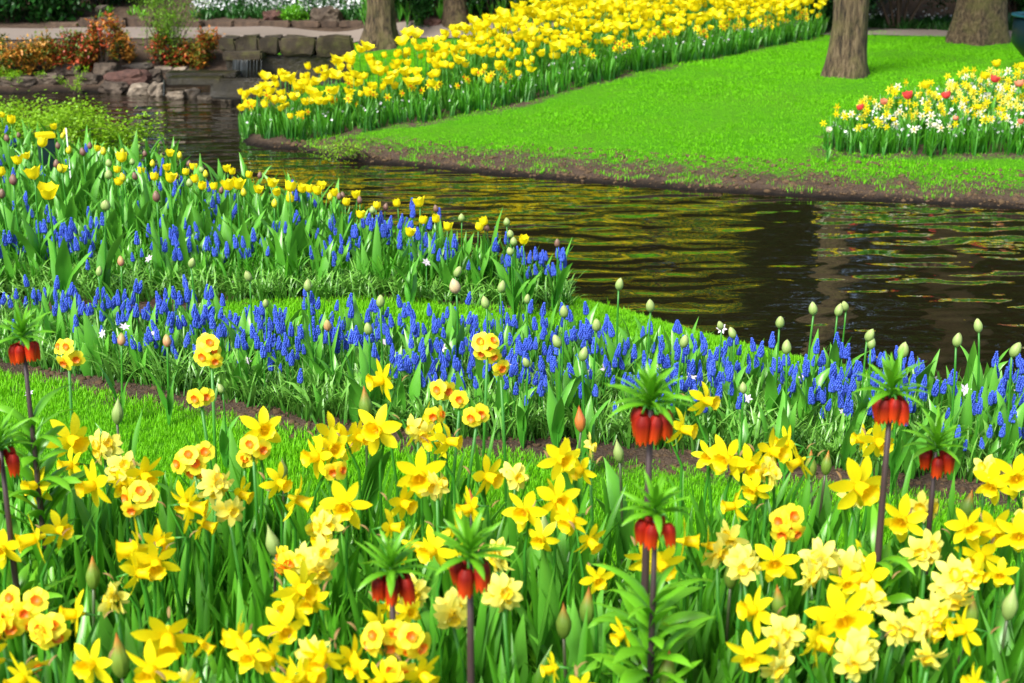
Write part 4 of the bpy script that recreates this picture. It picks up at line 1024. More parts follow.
for i, (px, py, s) in enumerate(Lyel):
    sz = 'small' if s < .75 else 'medium-sized' if s < 1 else 'large'
    lb = f'{sz} yellow tulip {ll(px, py)}, {"upper" if py < 150 + px * .13 else "lower"} part of the left bed'
    place_tulip(ly, rng.randrange(5), px, py + 5 * s, .42, lb, 'yellow tulips of the left bed', max(.75, s * .92))
for px, py, s in [(65,128,.9),(103,148,.9),(125,149,.8),(65,147,.9),(127,174,.9),(183,152,.7),(240,189,.8),(275,200,.7),(64,165,.9),(60,132,.7),(205,170,.7),(287,192,.7),(333,194,.7),(152,160,.7)]:
    place_tulip(lg, rng.randrange(3), px, py + 4, .42, f'half-closed greenish yellow tulip {ll(px, py)} of the left bed', 'half-closed yellow tulips of the left bed', max(.8, s))
for px, py, s in [(7,135,1),(55,160,1),(59,142,.9),(86,142,.9),(83,149,1),(16,177,1.1),(4,189,1),(146,150,.8),(56,161,.8),(139,173,.9),(158,193,1.1),(180,172,.8),(186,160,.8),(259,172,.7),(345,192,.8),(362,197,.8),(383,203,.8),(440,205,.8),(488,224,.8),(555,239,.8),(22,131,.8),(338,193,.7),(220,187,.7)]:
    place_tulip(lpur, rng.randrange(3), px, py + 4, .38, f'closed purple-brown tulip bud {ll(px, py)} of the left bed', 'closed purple-brown buds of the left bed', max(.8, s))
for px, py, s in [(190,180,.9),(110,160,.9),(106,172,1),(462,214,.8),(510,219,.8),(510,230,.8),(515,238,.8),(206,165,.8),(372,207,.8),(97,201,1.1),(135,158,.8),(515,246,.7)]:
    place_tulip(lgreen, rng.randrange(3), px, py + 4, .38, f'closed pale green tulip bud {ll(px, py)} of the left bed', 'closed pale buds of the left bed', max(.8, s))
for b in (ly, lg, lpur, lgreen): b.clean()
# leaf clumps of tulips not yet in flower: things with their leaves
def leafclump(seed, n, L, W):
    st = rng.getstate(); rng.seed(seed); rr = random.Random(seed); t = thing('tulip_plant', 'x', 'tulip plant'); kids = []
    for k in range(n):
        lf = MB(); leaf(lf, (rr.gauss(0, .012), rr.gauss(0, .012), 0), k * 2.2 + rr.uniform(-.5, .5), L * rr.uniform(.7, 1.15), W * rr.uniform(.7, 1.2), rr.uniform(.03, .2), rr.uniform(.2, 1.2), 8, .5, rr.uniform(-1, 1), 'tulip', wav=.3, curlp=1.6)
        kids.append((lf.build('leaf', 'tulip_leaf', t), []))
    rng.setstate(st); return t, kids
lcl = Bank([leafclump(500 + k, 3 + k % 2, .34, .05) for k in range(8)])
cnt = 0
for x, y in poisson(LEFT_BED, .15, 25, pred=lambda x, y: inview(x, y, .2, 40)):
    dfront = y - np.interp(x, LEFT_BED[:8, 0], LEFT_BED[:8, 1])
    if dfront < .28 or rng.random() < (.55 if dfront < .9 else .12): continue
    u, v = project(x, y, H(x, y) + .2); s = rng.uniform(.72, 1.12) * (.85 if dfront < .7 else 1.0)
    lcl.put(rng.randrange(8), (x, y, H(x, y)), rng.uniform(0, 6.28), (s, s, s), f'flowerless tulip plant {ll(u, v)} {"front" if dfront < .9 else "back"} of the left bed', 'flowerless tulip plants of the left bed'); cnt += 1
print('left leaf clumps', cnt)
fill('foliage', 'mixed narrow leaves filling the left bed', LEFT_IN, 2000, strap_clumps(.17, .011, 9, 34, lean=(.0, .4, .3, 1.4)), ['strap'], 51)
fill('foliage', 'broader tulip leaves filling the left bed', LEFT_IN, 240, strap_clumps(.27, .042, 3, 35, shape='tulip', lean=(.0, .2, .2, 1.0)), ['tulip_leaf'], 52)
frontL = np.array([*[LEFT_BED[i] for i in range(8)], *[LEFT_BED[i] + np.array([-.02, .42]) for i in range(7, -1, -1)]])
fill('foliage', 'arching grassy leaves along the front of the left bed', frontL, 800, strap_clumps(.15, .008, 9, 36, lean=(.1, .7, 1.0, 2.0)), ['pale_strap'], 53, .7, 1.1)

# ------------------------------------------------------------ grape hyacinths
def muscari_mesh(seed):
    rr = random.Random(seed); mb = MB(); h = .038; n = 0
    for ring in range(8):
        t = ring / 7; z = h * t; rad = .0078 * (1 - .75 * t ** 1.6) * (.8 + .2 * min(1, t * 4)); cnt_ = max(3, int(8 * (1 - t * .6)))
        for j in range(cnt_):
            a = 2 * math.pi * (j + .5 * (ring % 2)) / cnt_; s = .0040 * rr.uniform(.7, 1.15) * (1 - .35 * t)
            blob(mb, (rad * math.cos(a), rad * math.sin(a), z - .002), s, s * 1.3, 5, 3, rr.random(), 0, t)
    return mb
mus = []
for k in range(9):
    t = thing('grape_hyacinth', 'x', 'grape hyacinth'); hh = .115 + .009 * k; top = (rng.gauss(0, .008), rng.gauss(0, .008), hh)
    s = MB(); make_stem(s, (0, 0, -.02), top, .0022, .0018, .006, 4, rng.uniform(0, 6)); so = s.build('stem', 'stem', t)
    f = muscari_mesh(k); xf(f, Matrix.Translation(top) @ Matrix.Rotation(rng.gauss(0, .13), 4, 'X') @ Matrix.Rotation(rng.gauss(0, .13), 4, 'Y')); fo = f.build('flower_spike', 'muscari', t); mus.append((t, [(so, []), (fo, [])]))
mbank = Bank(mus)
def clumpy(x, y, thr): 
    return noise.noise(Vector((x * 3.2, y * 4.2, 3))) + .35 * noise.noise(Vector((x * 9, y * 9, 7))) > thr
cand = []
for x, y in poisson(MID_IN, .031, 61, 90000, pred=lambda x, y: inview(x, y, .3, 260)):
    e = -sdist(MID_BED, [x], [y])[0]
    fr = y - np.interp(x, MID_BED[:12, 0], MID_BED[:12, 1])
    if fr < .20 and rng.random() < (.35 if x < -.8 else .55): continue
    if e < .05: continue
    if clumpy(x, y, -.18 if x > -.6 else -.08): cand.append((x, y, 0))
nmid = len(cand)
for x, y in poisson(LEFT_IN, .038, 62, 60000, pred=lambda x, y: inview(x, y, .2, 5)):
    fr = y - np.interp(x, LEFT_BED[:8, 0], LEFT_BED[:8, 1])
    if .12 < fr < .62 and clumpy(x * 1.2, y, -.03): cand.append((x, y, 1))
    elif fr >= .62 and clumpy(x, y, .32 if y - x * .3 < 7.5 else .46): cand.append((x, y, 1))
    elif fr < .18 and rng.random() < .06: cand.append((x, y, 1))
# little edge drift at the tip by the water
for k in range(26):
    p = hit(rng.uniform(505, 575), rng.uniform(298, 308)); cand.append((p.x, p.y, 1))
cand.sort(key=lambda c: c[1]); print('muscari', len(cand), nmid)
rest = []; nvis = 0
mproto = [merged_proto(mbank, k)[0] for k in range(9)]
for i, (x, y, b) in enumerate(cand):
    k = rng.randrange(9); s = rng.uniform(.75, 1.2) * (1.0 if b == 0 else 1.12); z = H(x, y)
    if nvis < 300 and inview(x, y, z + .15, 3):
        nvis += 1; u, v = project(x, y, z + .19)
        a = ('behind the leftmost crown imperials' if u < 110 else 'among the pink-tipped buds' if u < 240 else 'above the left-hand daffodils' if u < 400 else 'around the middle daffodil stems' if u < 560 else 'left of the tallest crown imperial' if u < 640 else 'behind the tallest crown imperial' if u < 760 else 'between the two right-hand crown imperials' if u < 920 else 'at the right margin')
        d_ = 'front' if y - np.interp(x, MID_BED[:12, 0], MID_BED[:12, 1]) < .6 else 'back'
        mbank.put(k, (x, y, z), rng.uniform(0, 6.28), (s, s, s), f'blue grape hyacinth {a}, {d_} part of its bed', 'grape hyacinths of the near blue bed')
    else: rest.append([k, x, y, z, rng.uniform(0, 6), rng.gauss(0, .1), s, s, rng.random()])
tag(scatter('grape_hyacinths', mproto, rest, ['stem', 'muscari']), 'many more blue grape hyacinths farther back in both beds', 'grape hyacinths', kind='stuff')
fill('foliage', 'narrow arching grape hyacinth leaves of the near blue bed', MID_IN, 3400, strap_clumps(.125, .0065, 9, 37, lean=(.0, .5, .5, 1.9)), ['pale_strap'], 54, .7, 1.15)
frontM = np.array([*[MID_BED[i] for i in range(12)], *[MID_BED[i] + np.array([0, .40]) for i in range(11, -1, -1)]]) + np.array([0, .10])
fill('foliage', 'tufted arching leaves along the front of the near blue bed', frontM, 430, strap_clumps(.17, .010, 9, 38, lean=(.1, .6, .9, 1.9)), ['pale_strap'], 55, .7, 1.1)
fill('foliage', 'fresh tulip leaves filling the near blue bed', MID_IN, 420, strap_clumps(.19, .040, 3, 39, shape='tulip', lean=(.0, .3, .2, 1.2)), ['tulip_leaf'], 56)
# small pinkish white stars
star = [];
for k in range(3):
    mb = MB(); 
    for j in range(6): petal(mb, j * 1.047, .014, .007, .001, .2, .1, 2, .1, 1.2, .5, m=1)
    xf(mb, Matrix.Translation((0, 0, .11)) @ Matrix.Rotation(R(30 + 15 * k), 4, 'X')); tube(mb, [(0, 0, 0), (0, 0, .11)], .0015, 3, m=0); star.append(mb.mesh('star', ['stem', 'pinkwhite']))
ss_ = []
for px, py in [(158,355),(106,352),(250,372),(355,350),(443,365),(460,368),(512,388),(590,385),(605,395),(655,392),(690,398),(745,420),(800,400),(840,430),(930,400),(960,420),(1005,412),(66,282),(152,276),(427,280),(128,348),(33,408),(880,420),(720,350),(385,355)]:
    p = hit(px, py + 20); ss_.append((p.x, p.y, 'tiny pinkish white star flower low in the blue bed, %s' % ('left third' if px < 340 else 'middle third' if px < 680 else 'right third')))
place_meshes(star, 'star_flower', 'flower', ss_, 'tiny pinkish star flowers in the blue beds', 1, 1.5)

# pale tulip buds standing in the near blue bed
mid_g = Bank([tulip_plant('mg', .34 + .015 * k, .0145, .046, 0, 'bud_green', 3, 'x', 460 + k, .25, .05, closed=True) for k in range(6)])
mid_s = Bank([tulip_plant('ms', .34, .018, .050, 0, 'bud_striped', 3, 'x', 470, .25, .05, closed=True)])
mid_p = Bank([tulip_plant('mp', .26, .013, .040, 0, 'bud_pink', 2, 'x', 471, .2, .04, closed=True)])
MG = 'closed pale green tulip buds rising over the blue flowers'
MB_L = [(100,269,.9,'above the soil strip at the left end, highest on that side'),(192,261,1,'over the front edge of the left bed, left one'),(249,273,1,'over the front edge of the left bed, right one'),(264,300,.8,'just below the strip of soil'),
 (312,283,1,'at the left end of the grass strip'),(380,299,1,'on the grass strip above the dense blue clump'),(367,324,1,'low in the dense blue clump'),(460,269,1,'above the pink-striped bud'),
 (486,299,1,'right of the pink-striped bud'),(504,284,1,'highest in the middle of the grass strip'),(530,295,.8,'half hidden beside the highest middle bud'),(562,309,1,'at the water tip of the left bed'),(592,322,1.05,'whitish, at the end of the dark water'),(523,358,.8,'half hidden low in the middle'),
 (558,340,1,'upper one of the pair below the water tip'),(586,353,1,'lower one of the pair below the water tip'),(620,283,1,'highest against the water, leftmost there'),(648,304,1,'second from the left against the water'),(677,340,1,'above the tallest crown imperial'),(717,322,.8,'dark one near the grass edge, left'),
 (733,329,.9,'leaning one near the grass edge'),(777,320,1,'standing clear against the brown water'),(791,345,1,'just below the one clear against the water'),(811,307,1,'left one of the tall trio in the water'),(837,309,1,'middle one of the tall trio'),(841,302,.9,'right one of the tall trio'),
 (868,333,1,'above the right-hand crown imperial, left'),(874,341,.9,'above the right-hand crown imperial, right'),(903,352,1.1,'big one behind the right-hand crown imperial'),(958,339,1,'third from the right margin'),(985,325,1,'second from the right margin, highest'),(1019,350,1.1,'at the right margin'),(222,385,.7,'low at the front left'),(745,385,.8,'low behind the yellow daffodils')]
for i, (px, py, s, lb) in enumerate(MB_L):
    place_tulip(mid_g, i % 6, px, py + 9, .34 + .015 * (i % 6), f'pale green tulip bud {lb}', MG, s * .93)
place_tulip(mid_s, 0, 454, 294, .34, 'pink-striped cream tulip bud standing on the grass strip', None, 1.05)
for px, py, lb in [(114, 345, 'small pink tulip bud left of the first golden daffodils'), (163, 346, 'small orange-pink tulip bud left of the tall golden daffodil'), (336, 325, 'small pink tulip bud half hidden in the dense blue clump'), (118, 265, 'small pinkish tulip bud near the left bed front')]:
    place_tulip(mid_p, 0, px, py + 4, .26, lb, 'small pink tulip buds', 1)
mid_g.clean()
lcm = Bank([leafclump(520 + k, 3, .27, .052) for k in range(8)])
for x, y in poisson(MID_IN, .26, 27, pred=lambda x, y: inview(x, y, .2, 40)):
    u, v = project(x, y, H(x, y) + .15); s = rng.uniform(.6, .95)
    zone = 'left of the upright golden daffodils' if u < 200 else 'behind the left daffodils' if u < 400 else 'in the middle' if u < 600 else 'behind the tallest crown imperial' if u < 800 else 'near the right margin'
    lcm.put(rng.randrange(8), (x, y, H(x, y)), rng.uniform(0, 6.28), (s, s, s), f'flowerless tulip plant {zone} of the near blue bed', 'flowerless tulip plants of the near blue bed')

# ------------------------------------------------------------ foreground daffodils
def dirvec(yaw, pitch):  # yaw 0 = towards the camera, 90 = right; pitch up
    y, p = R(yaw), R(pitch); return Vector((math.sin(y) * math.cos(p), -math.cos(y) * math.cos(p), math.sin(p)))
FM = {}
def flower_meshes(kind, v):
    key = (kind, v)
    if key in FM: return FM[key]
    st = rng.getstate(); rng.seed(900 + v * 7 + ord(kind[0])); pm = MB(); tm = MB()
    if kind == 'A':
        rf = [-.05, -.35, -.6, -.2, .1][v]
        for j in range(6):
            petal(pm, j * math.pi / 3 + rng.gauss(0, .06), .042 * rng.uniform(.90, 1.10), .0200 * rng.uniform(.85, 1.15), .006, rf * .3 + rng.gauss(0, .12), rf * 1.4 + rng.gauss(0, .18), 6, rng.uniform(-.1, .35), 1.5, .42, rng.random(), 0, rng.uniform(-.5, .5))
        trumpet(pm, [(.003, -.016), (.0045, -.012), (.005, -.004), (.009, .001)], 10, r=.3)
        trumpet(tm, [(.002, .0), (.0085, .001), (.0098, .008), (.0105, .016), (.0118, .023), (.0145, .028), (.0168, .0295)], 26, .10, 8)
        blob(tm, (0, 0, .012), .0016, .012, 5, 4, .9)
        pmat, tmat = 'petal_y', 'trumpet'
    elif kind == 'B':
        for j in range(6): petal(pm, j * math.pi / 3 + rng.gauss(0, .05), .020, .0195, .003, rng.gauss(.05, .12), rng.gauss(-.15, .2), 5, rng.uniform(0, .3), .7, .6, rng.random(), 0, rng.uniform(-.2, .2))
        trumpet(pm, [(.002, -.012), (.0025, -.004), (.004, .0005)], 8, r=.3)
        trumpet(tm, [(.001, .001), (.0056, .0015), (.0074, .005), (.0088, .0068)], 18, .1, 6); pmat, tmat = 'petal_b', 'cup_orange'
    else:
        for j in range(6): petal(pm, j * math.pi / 3 + rng.gauss(0, .12), .030, .0165, .003, rng.gauss(.1, .3), rng.gauss(-.25, .4), 5, rng.uniform(0, .35), 1.5, .5, rng.random(), 0, rng.uniform(-.3, .3))
        trumpet(pm, [(.002, -.012), (.0028, -.004), (.005, .0005)], 8, r=.3)
        trumpet(tm, [(.001, .001), (.006, .0015), (.0078, .006), (.0094, .010), (.0105, .0115)], 18, .12, 7); pmat, tmat = 'petal_pale', 'cup_yellow'
    FM[key] = (pm.mesh('flower', [pmat]), tm.mesh('trumpet' if kind == 'A' else 'cup', [tmat])); rng.setstate(st); return FM[key]
DL = {}
def straps(v):
    if v not in DL:
        st = rng.getstate(); rng.seed(700 + v); out = []
        for k in range(3):
            mb = MB(); leaf(mb, (rng.gauss(0, .012), rng.gauss(0, .012), -.01), rng.uniform(0, 6.28), rng.uniform(.26, .40), rng.uniform(.011, .016), rng.uniform(0, .15), rng.uniform(.15, .9), 9, .35, rng.uniform(-1.2, 1.2), 'strap', curlp=2); out.append(mb.mesh('leaf', ['strap']))
        DL[v] = out; rng.setstate(st)
    return DL[v]
DG = 'daffodils in the foreground bed'
def daffodil(px, py, kind, size, yaw, pitch, label, h=.42, heads=None, spread=None):
    """size: width in the picture of one open flower (kind A) or of the whole head (B, C)"""
    p = at_z(px, py, .15 + h)
    base = Vector((p.x + rng.gauss(0, .02), p.y + rng.uniform(.0, .05), 0)); base.z = H(base.x, base.y)
    t = thing('daffodil', label, 'daffodil', base, 0, DG); rel = p - base
    dist = (p - Vector((0, 0, CH))).length
    st = MB()
    if kind == 'A':
        sc_ = size / F * dist / .086; d = dirvec(yaw, pitch); v = rng.randrange(5); back = d * -.015 * sc_
        neck = rel + back + Vector((0, 0, .0)); knee = neck - d * .012 + Vector((0, 0, -.012))
        pts = [Vector((0, 0, -.03)), Vector((rel.x * .25, rel.y * .25, rel.z * .4)) + Vector((rng.gauss(0, .006), 0, 0)), Vector((rel.x * .75, rel.y * .75, rel.z * .8)), knee + Vector((0, 0, .006)) - d * .012, neck]
        tube(st, pts, [.0042, .004, .0034, .003, .0034], 8); so = st.build('stem', 'stem', t)
        sp_ = MB(); s0 = (knee - d * .02); leaf(sp_, s0, math.atan2(d.y, d.x) + math.pi, .026, .006, .5, 1.9, 4, .6, .3, 'lance'); sp_.build('spathe', 'spathe', t)
        fm, tm = flower_meshes('A', v); f = bpy.data.objects.new('flower', fm); COL.objects.link(f); f.parent = t
        q = d.to_track_quat('Z', 'Y').to_matrix().to_4x4() @ Matrix.Rotation(rng.uniform(0, 6.28), 4, 'Z')
        f.matrix_local = Matrix.Translation(rel) @ q @ Matrix.Scale(sc_, 4)
        c = bpy.data.objects.new('trumpet', tm); COL.objects.link(c); c.parent = f
    else:
        n = (heads or 3) + (1 if (heads or 3) > 2 else 0); one = .050 if kind == 'B' else .056; spr = spread if spread is not None else max(0, size - one * F / dist * .9) / 2
        joint = Vector((rel.x, rel.y, rel.z - .03)); pts = [Vector((0, 0, -.03)), Vector((rel.x * .3, rel.y * .3, rel.z * .45)), joint]
        tube(st, pts, [.0045, .0042, .0036], 8)
        for k in range(n):
            if n == 1: off = Vector((0, 0, 0)); an = 0
            else:
                an = 2 * math.pi * k / n + rng.uniform(-.4, .4) + (yaw / 57.); rr_ = spr * (1 if k or n < 5 else .1) * rng.uniform(.75, 1.1) / F * dist
                off = Vector((math.cos(an) * rr_, rng.uniform(-.012, .012), math.sin(an) * rr_ * .85))
            yw = yaw + (math.cos(an) * 35 if n > 1 else 0) + rng.uniform(-15, 15); pt = pitch + (math.sin(an) * 25 if n > 1 else 0) + rng.uniform(-10, 10); d = dirvec(yw, pt)
            c0 = rel + off; tube(st, [joint, joint * .5 + (c0 - d * .012) * .5 + Vector((0, 0, .008)), c0 - d * .010], .0018, 6)
            fm, tm = flower_meshes(kind, rng.randrange(4)); f = bpy.data.objects.new('flower', fm); COL.objects.link(f); f.parent = t
            f.matrix_local = Matrix.Translation(c0) @ d.to_track_quat('Z', 'Y').to_matrix().to_4x4() @ Matrix.Rotation(rng.uniform(0, 6.28), 4, 'Z') @ Matrix.Scale(rng.uniform(.98, 1.20), 4)
            c = bpy.data.objects.new('cup', tm); COL.objects.link(c); c.parent = f
        st.build('stem', 'stem', t)
        sp_ = MB(); leaf(sp_, joint, rng.uniform(3.3, 6), .022, .006, .2, .9, 4, .6, .3, 'lance'); sp_.build('spathe', 'spathe', t)
    for me in straps(rng.randrange(6)):
        o = bpy.data.objects.new('leaf', me); COL.objects.link(o); o.parent = t; s = rng.uniform(.8, 1.05); o.scale = (s, s, s); o.rotation_euler = (0, 0, rng.uniform(0, 6.28))
    return t
DAFF = [
 # px, py, kind, size, yaw, pitch, label, h, heads
 (68, 354, 'B', 40, -20, 5, 'orange-cupped daffodil head right of the top left crown imperial', .50, 3),
 (211, 352, 'B', 42, 0, 10, 'upper orange-cupped daffodil on the tall stem at the left, over the blue bed', .52, 4),
 (201, 396, 'B', 30, 0, 5, 'pair of orange-cupped daffodils below the tall left one', .46, 2),
 (71, 439, 'A', 50, 50, -8, 'star-shaped daffodil with trumpet to the right beside the left crown imperial', .44),
 (104, 447, 'C', 34, -20, 10, 'pale lemon daffodil cluster just right of the left star daffodil', .42, 3),
 (127, 470, 'C', 42, 20, 5, 'pale lemon cluster low between the left star and the big lemon cluster', .42, 4),
 (194, 463, 'B', 52, -10, 10, 'dense yellow cluster with orange cups left of the dark bud', .44, 5),
 (216, 484, 'C', 40, 30, 0, 'lemon cluster under the dense left-centre cluster', .42, 4),
 (262, 430, 'A', 46, 30, 15, 'upright star daffodil above a two-headed orange-cupped one', .47),
 (253, 449, 'B', 38, 0, 5, 'orange-cupped heads directly under the upright star daffodil', .44, 3),
 (36, 538, 'A', 52, -60, -5, 'daffodil with trumpet to the left near the left edge', .42),
 (58, 530, 'A', 40, 60, 5, 'smaller star behind the left-facing daffodil near the edge', .41),
 (2, 548, 'A', 40, 0, 0, 'daffodil cut by the left edge of the picture', .41),
 (136, 500, 'B', 44, 0, 5, 'orange-cupped pair above the long-trumpet daffodil', .43, 3),
 (138, 548, 'A', 58, -80, -5, 'long-trumpet daffodil pointing left at the lower left', .42),
 (156, 562, 'A', 48, 15, -15, 'star daffodil under the long-trumpet one', .40),
 (22, 612, 'B', 62, 0, 5, 'big rounded cluster with orange cups in the bottom left corner', .42, 5),
 (50, 632, 'B', 46, 10, 0, 'right part cluster of orange-cupped heads near the bottom left corner', .40, 4),
 (2, 628, 'B', 40, -20, 0, 'orange-cupped heads cut by the left edge at the bottom', .40, 3),
 (38, 665, 'B', 26, 20, -30, 'single drooping orange-cupped head under the corner cluster', .36, 1),
 (168, 636, 'A', 64, 10, -25, 'six-pointed star daffodil facing down at the bottom left', .43),
 (152, 668, 'A', 56, -10, -10, 'daffodil cut by the bottom edge under the six-pointed star', .40),
 (203, 644, 'A', 34, 70, -30, 'small sideways daffodil right of the six-pointed star', .41),
 (240, 636, 'A', 48, -85, -5, 'daffodil with long trumpet pointing left over the bottom edge', .42),
 (284, 628, 'A', 50, 20, 0, 'golden star right of the long bottom trumpet', .42),
 (272, 655, 'A', 46, -30, -20, 'daffodil drooping under the golden star at the bottom', .40),
 (318, 456, 'A', 46, -50, 5, 'left-facing daffodil at the top of the left-centre group', .45),
 (332, 448, 'A', 44, 30, 10, 'star behind the left-facing one of the left-centre group', .46),
 (337, 470, 'B', 32, 20, 0, 'orange-cupped head tucked below the left-centre group', .43, 2),
 (346, 505, 'A', 52, -5, 0, 'star daffodil facing the viewer below the left-centre group', .44),
 (378, 430, 'A', 52, -20, 15, 'large star daffodil centre left above the lawn', .46),
 (357, 437, 'A', 36, 60, 0, 'smaller daffodil touching the large star on its left', .44),
 (383, 380, 'A', 46, -60, 0, 'lone daffodil with trumpet left, against the near blue bed', .48),
 (487, 348, 'B', 44, 10, 10, 'topmost orange-free golden cluster in the middle, over the blue bed', .53, 4),
 (501, 368, 'B', 24, 30, -20, 'small head hanging below the topmost middle cluster', .50, 1),
 (443, 390, 'B', 30, -10, 5, 'orange-cupped daffodil, upper left of the diagonal row of three', .48, 2),
 (459, 399, 'B', 26, 0, 0, 'orange-cupped daffodil in the middle of the diagonal row of three', .47, 1),
 (476, 415, 'B', 30, 5, 0, 'orange-cupped daffodil, lower right of the diagonal row of three', .47, 2),
 (436, 416, 'B', 30, 30, 10, 'yellow daffodil pair under the diagonal row', .45, 2),
 (418, 430, 'C', 34, -20, -5, 'pale lemon daffodil left of the dry spathe', .44, 2),
 (448, 441, 'A', 40, 70, 0, 'daffodil with round trumpet to the right, centre', .45),
 (420, 475, 'A', 56, 0, -5, 'star daffodil with long points left of the small crown imperials', .45),
 (437, 487, 'C', 34, 30, 0, 'pale daffodil behind the long-pointed star', .43, 2),
 (487, 476, 'A', 46, 50, -5, 'daffodil above the right-hand small crown imperial', .45),
 (325, 525, 'C', 34, -10, 5, 'single pale lemon daffodil in the left-centre leaves', .42, 2),
 (318, 560, 'C', 56, 10, 5, 'pale lemon cluster left of the orange-red bells', .42, 4),
 (300, 588, 'A', 54, 50, 0, 'star daffodil below the pale lemon cluster', .42),
 (312, 600, 'A', 40, -20, -10, 'golden daffodil crowded under the star', .40),
 (308, 676, 'A', 48, 60, 0, 'daffodil cut by the bottom edge left of the orange-cupped cluster', .40),
 (357, 670, 'A', 34, -40, 10, 'narrow daffodil standing at the bottom edge', .40),
 (384, 640, 'B', 56, -10, 5, 'left half of the big orange-cupped cluster at the bottom', .43, 4),
 (413, 642, 'B', 52, 10, 5, 'right half of the big orange-cupped cluster at the bottom', .43, 4),
 (397, 672, 'B', 40, 0, -5, 'lowest head of the big orange-cupped cluster', .40, 2),
 (408, 612, 'A', 34, 30, 20, 'small daffodil peeping over the big orange-cupped cluster', .42),
 (434, 550, 'A', 48, -40, 0, 'daffodil between the two small crown imperials', .43),
 (504, 597, 'C', 44, 10, -5, 'pale yellow cluster right of the bells', .41, 4),
 (560, 459, 'A', 46, 30, 5, 'star daffodil standing free right of centre above the lawn', .47),
 (590, 447, 'C', 20, 80, -10, 'narrow pale side-on daffodil by the orange bud', .45, 1),
 (525, 511, 'A', 46, -20, 5, 'left star of the centre group of daffodils', .45),
 (557, 500, 'A', 52, 20, 5, 'upper star of the centre group of daffodils', .45),
 (572, 520, 'A', 42, -40, -10, 'low star of the centre group of daffodils', .43),
 (589, 540, 'A', 40, 40, -25, 'drooping daffodil at the right of the centre group', .43),
 (682, 429, 'A', 42, 60, 0, 'daffodil with trumpet right beside the tallest crown imperial', .46),
 (705, 400, 'A', 40, 50, 0, 'highest daffodil right of the tallest crown imperial', .50),
 (728, 458, 'A', 48, -40, 0, 'daffodil with frilled trumpet left of the right-centre pair', .45),
 (748, 464, 'A', 44, 20, -10, 'lower daffodil of the right-centre pair', .44),
 (772, 451, 'A', 48, 40, 5, 'bright star daffodil right of the right-centre pair', .46),
 (735, 506, 'A', 38, -80, 0, 'small daffodil with side-on trumpet in the leaves', .41),
 (661, 564, 'A', 50, 20, -10, 'star daffodil below the half-hidden crown imperial', .43),
 (684, 541, 'A', 46, 80, 0, 'daffodil with long trumpet right of the half-hidden crown imperial', .43),
 (775, 561, 'A', 50, -10, 0, 'large star daffodil left of the orange-cupped right cluster', .43),
 (790, 526, 'B', 46, 0, 0, 'orange-cupped cluster in the right-hand group', .43, 4),
 (822, 560, 'C', 40, 0, 0, 'pale daffodil right of the orange-cupped right cluster', .42, 4),
 (870, 577, 'A', 52, -70, 0, 'daffodil pointing left in the middle of the right-hand group', .41),
 (846, 582, 'A', 36, 0, 0, 'golden daffodil just above the orange-hearted star', .41),
 (858, 486, 'A', 62, 25, -5, 'largest star daffodil in front of the right-hand crown imperials', .46),
 (878, 441, 'A', 44, 20, -10, 'daffodil behind the stem of the right-hand crown imperial', .44),
 (903, 520, 'A', 48, -30, 0, 'star daffodil with trumpet to the left at the right', .43),
 (925, 505, 'C', 34, 10, 5, 'pale upright daffodil right of centre right', .43, 2),
 (968, 526, 'A', 42, 0, 0, 'golden star near the right above the lemon clusters', .43),
 (926, 550, 'C', 44, 10, 0, 'lemon daffodil below the golden right star', .42, 3),
 (957, 588, 'C', 56, 0, 0, 'big lemon cluster at the right', .41, 5),
 (978, 573, 'A', 30, 30, 0, 'small golden star touching the big lemon cluster', .41),
 (1000, 574, 'A', 32, -20, 0, 'small golden star near the right margin', .41),
 (925, 625, 'C', 60, 10, -5, 'wide pale yellow cluster low at the right', .41, 5),
 (784, 637, 'C', 46, -10, -5, 'lemon cluster left of the orange-hearted star at the bottom', .41, 5),
 (842, 616, 'A', 68, 0, 0, 'big orange-hearted star facing the viewer at the lower right', .44),
 (858, 654, 'C', 46, 0, -5, 'lemon cluster under the orange-hearted star', .40, 4),
 (1019, 534, 'A', 46, -20, 0, 'daffodil cut by the right margin above the lemon clusters', .43),
 (988, 466, 'C', 34, -20, 10, 'pale lemon daffodil pair near the right margin', .45, 2),
 (1015, 476, 'A', 48, -10, 0, 'golden star at the right margin beside the lemon pair', .45),
 (640, 645, 'C', 1, 0, 0, None, .4, 1)]
for d in DAFF:
    if d[6]: daffodil(*d[:3], d[3] * .95, *d[4:6], d[6], h=d[7], heads=d[8] if len(d) > 8 else None)

xr = random.Random(31)
for i in range(112):
    d = DAFF[xr.randrange(len(DAFF) - 1)]
    px, py = d[0] + xr.uniform(-34, 34), d[1] + xr.uniform(-8, 34)
    if i % 3 == 0: px, py = xr.uniform(0, 1024), 455 + 235 * xr.random() ** .8
    elif d[1] < 420: continue
    if not 425 < py < 690: continue
    kd = xr.choice('AAAAAC') if d[2] == 'A' else xr.choice('AA' + d[2])
    zone = ('left' if px < 256 else 'left-centre' if px < 512 else 'right-centre' if px < 768 else 'right') + ' part of the foreground bed'
    kn = {'A': 'star-petalled yellow daffodil', 'B': 'orange-cupped daffodil', 'C': 'pale lemon daffodil'}[kd]
    lv = 'top row' if py < 490 else 'middle row' if py < 580 else 'lowest row'
    daffodil(px, py, kd, xr.uniform(32, 48) if kd == 'A' else xr.uniform(24, 38), xr.uniform(-90, 90), xr.uniform(-25, 12), f'{kn} tucked among others, {lv}, {zone}', h=xr.uniform(.37, .43), heads=xr.choice([2, 3, 4]))
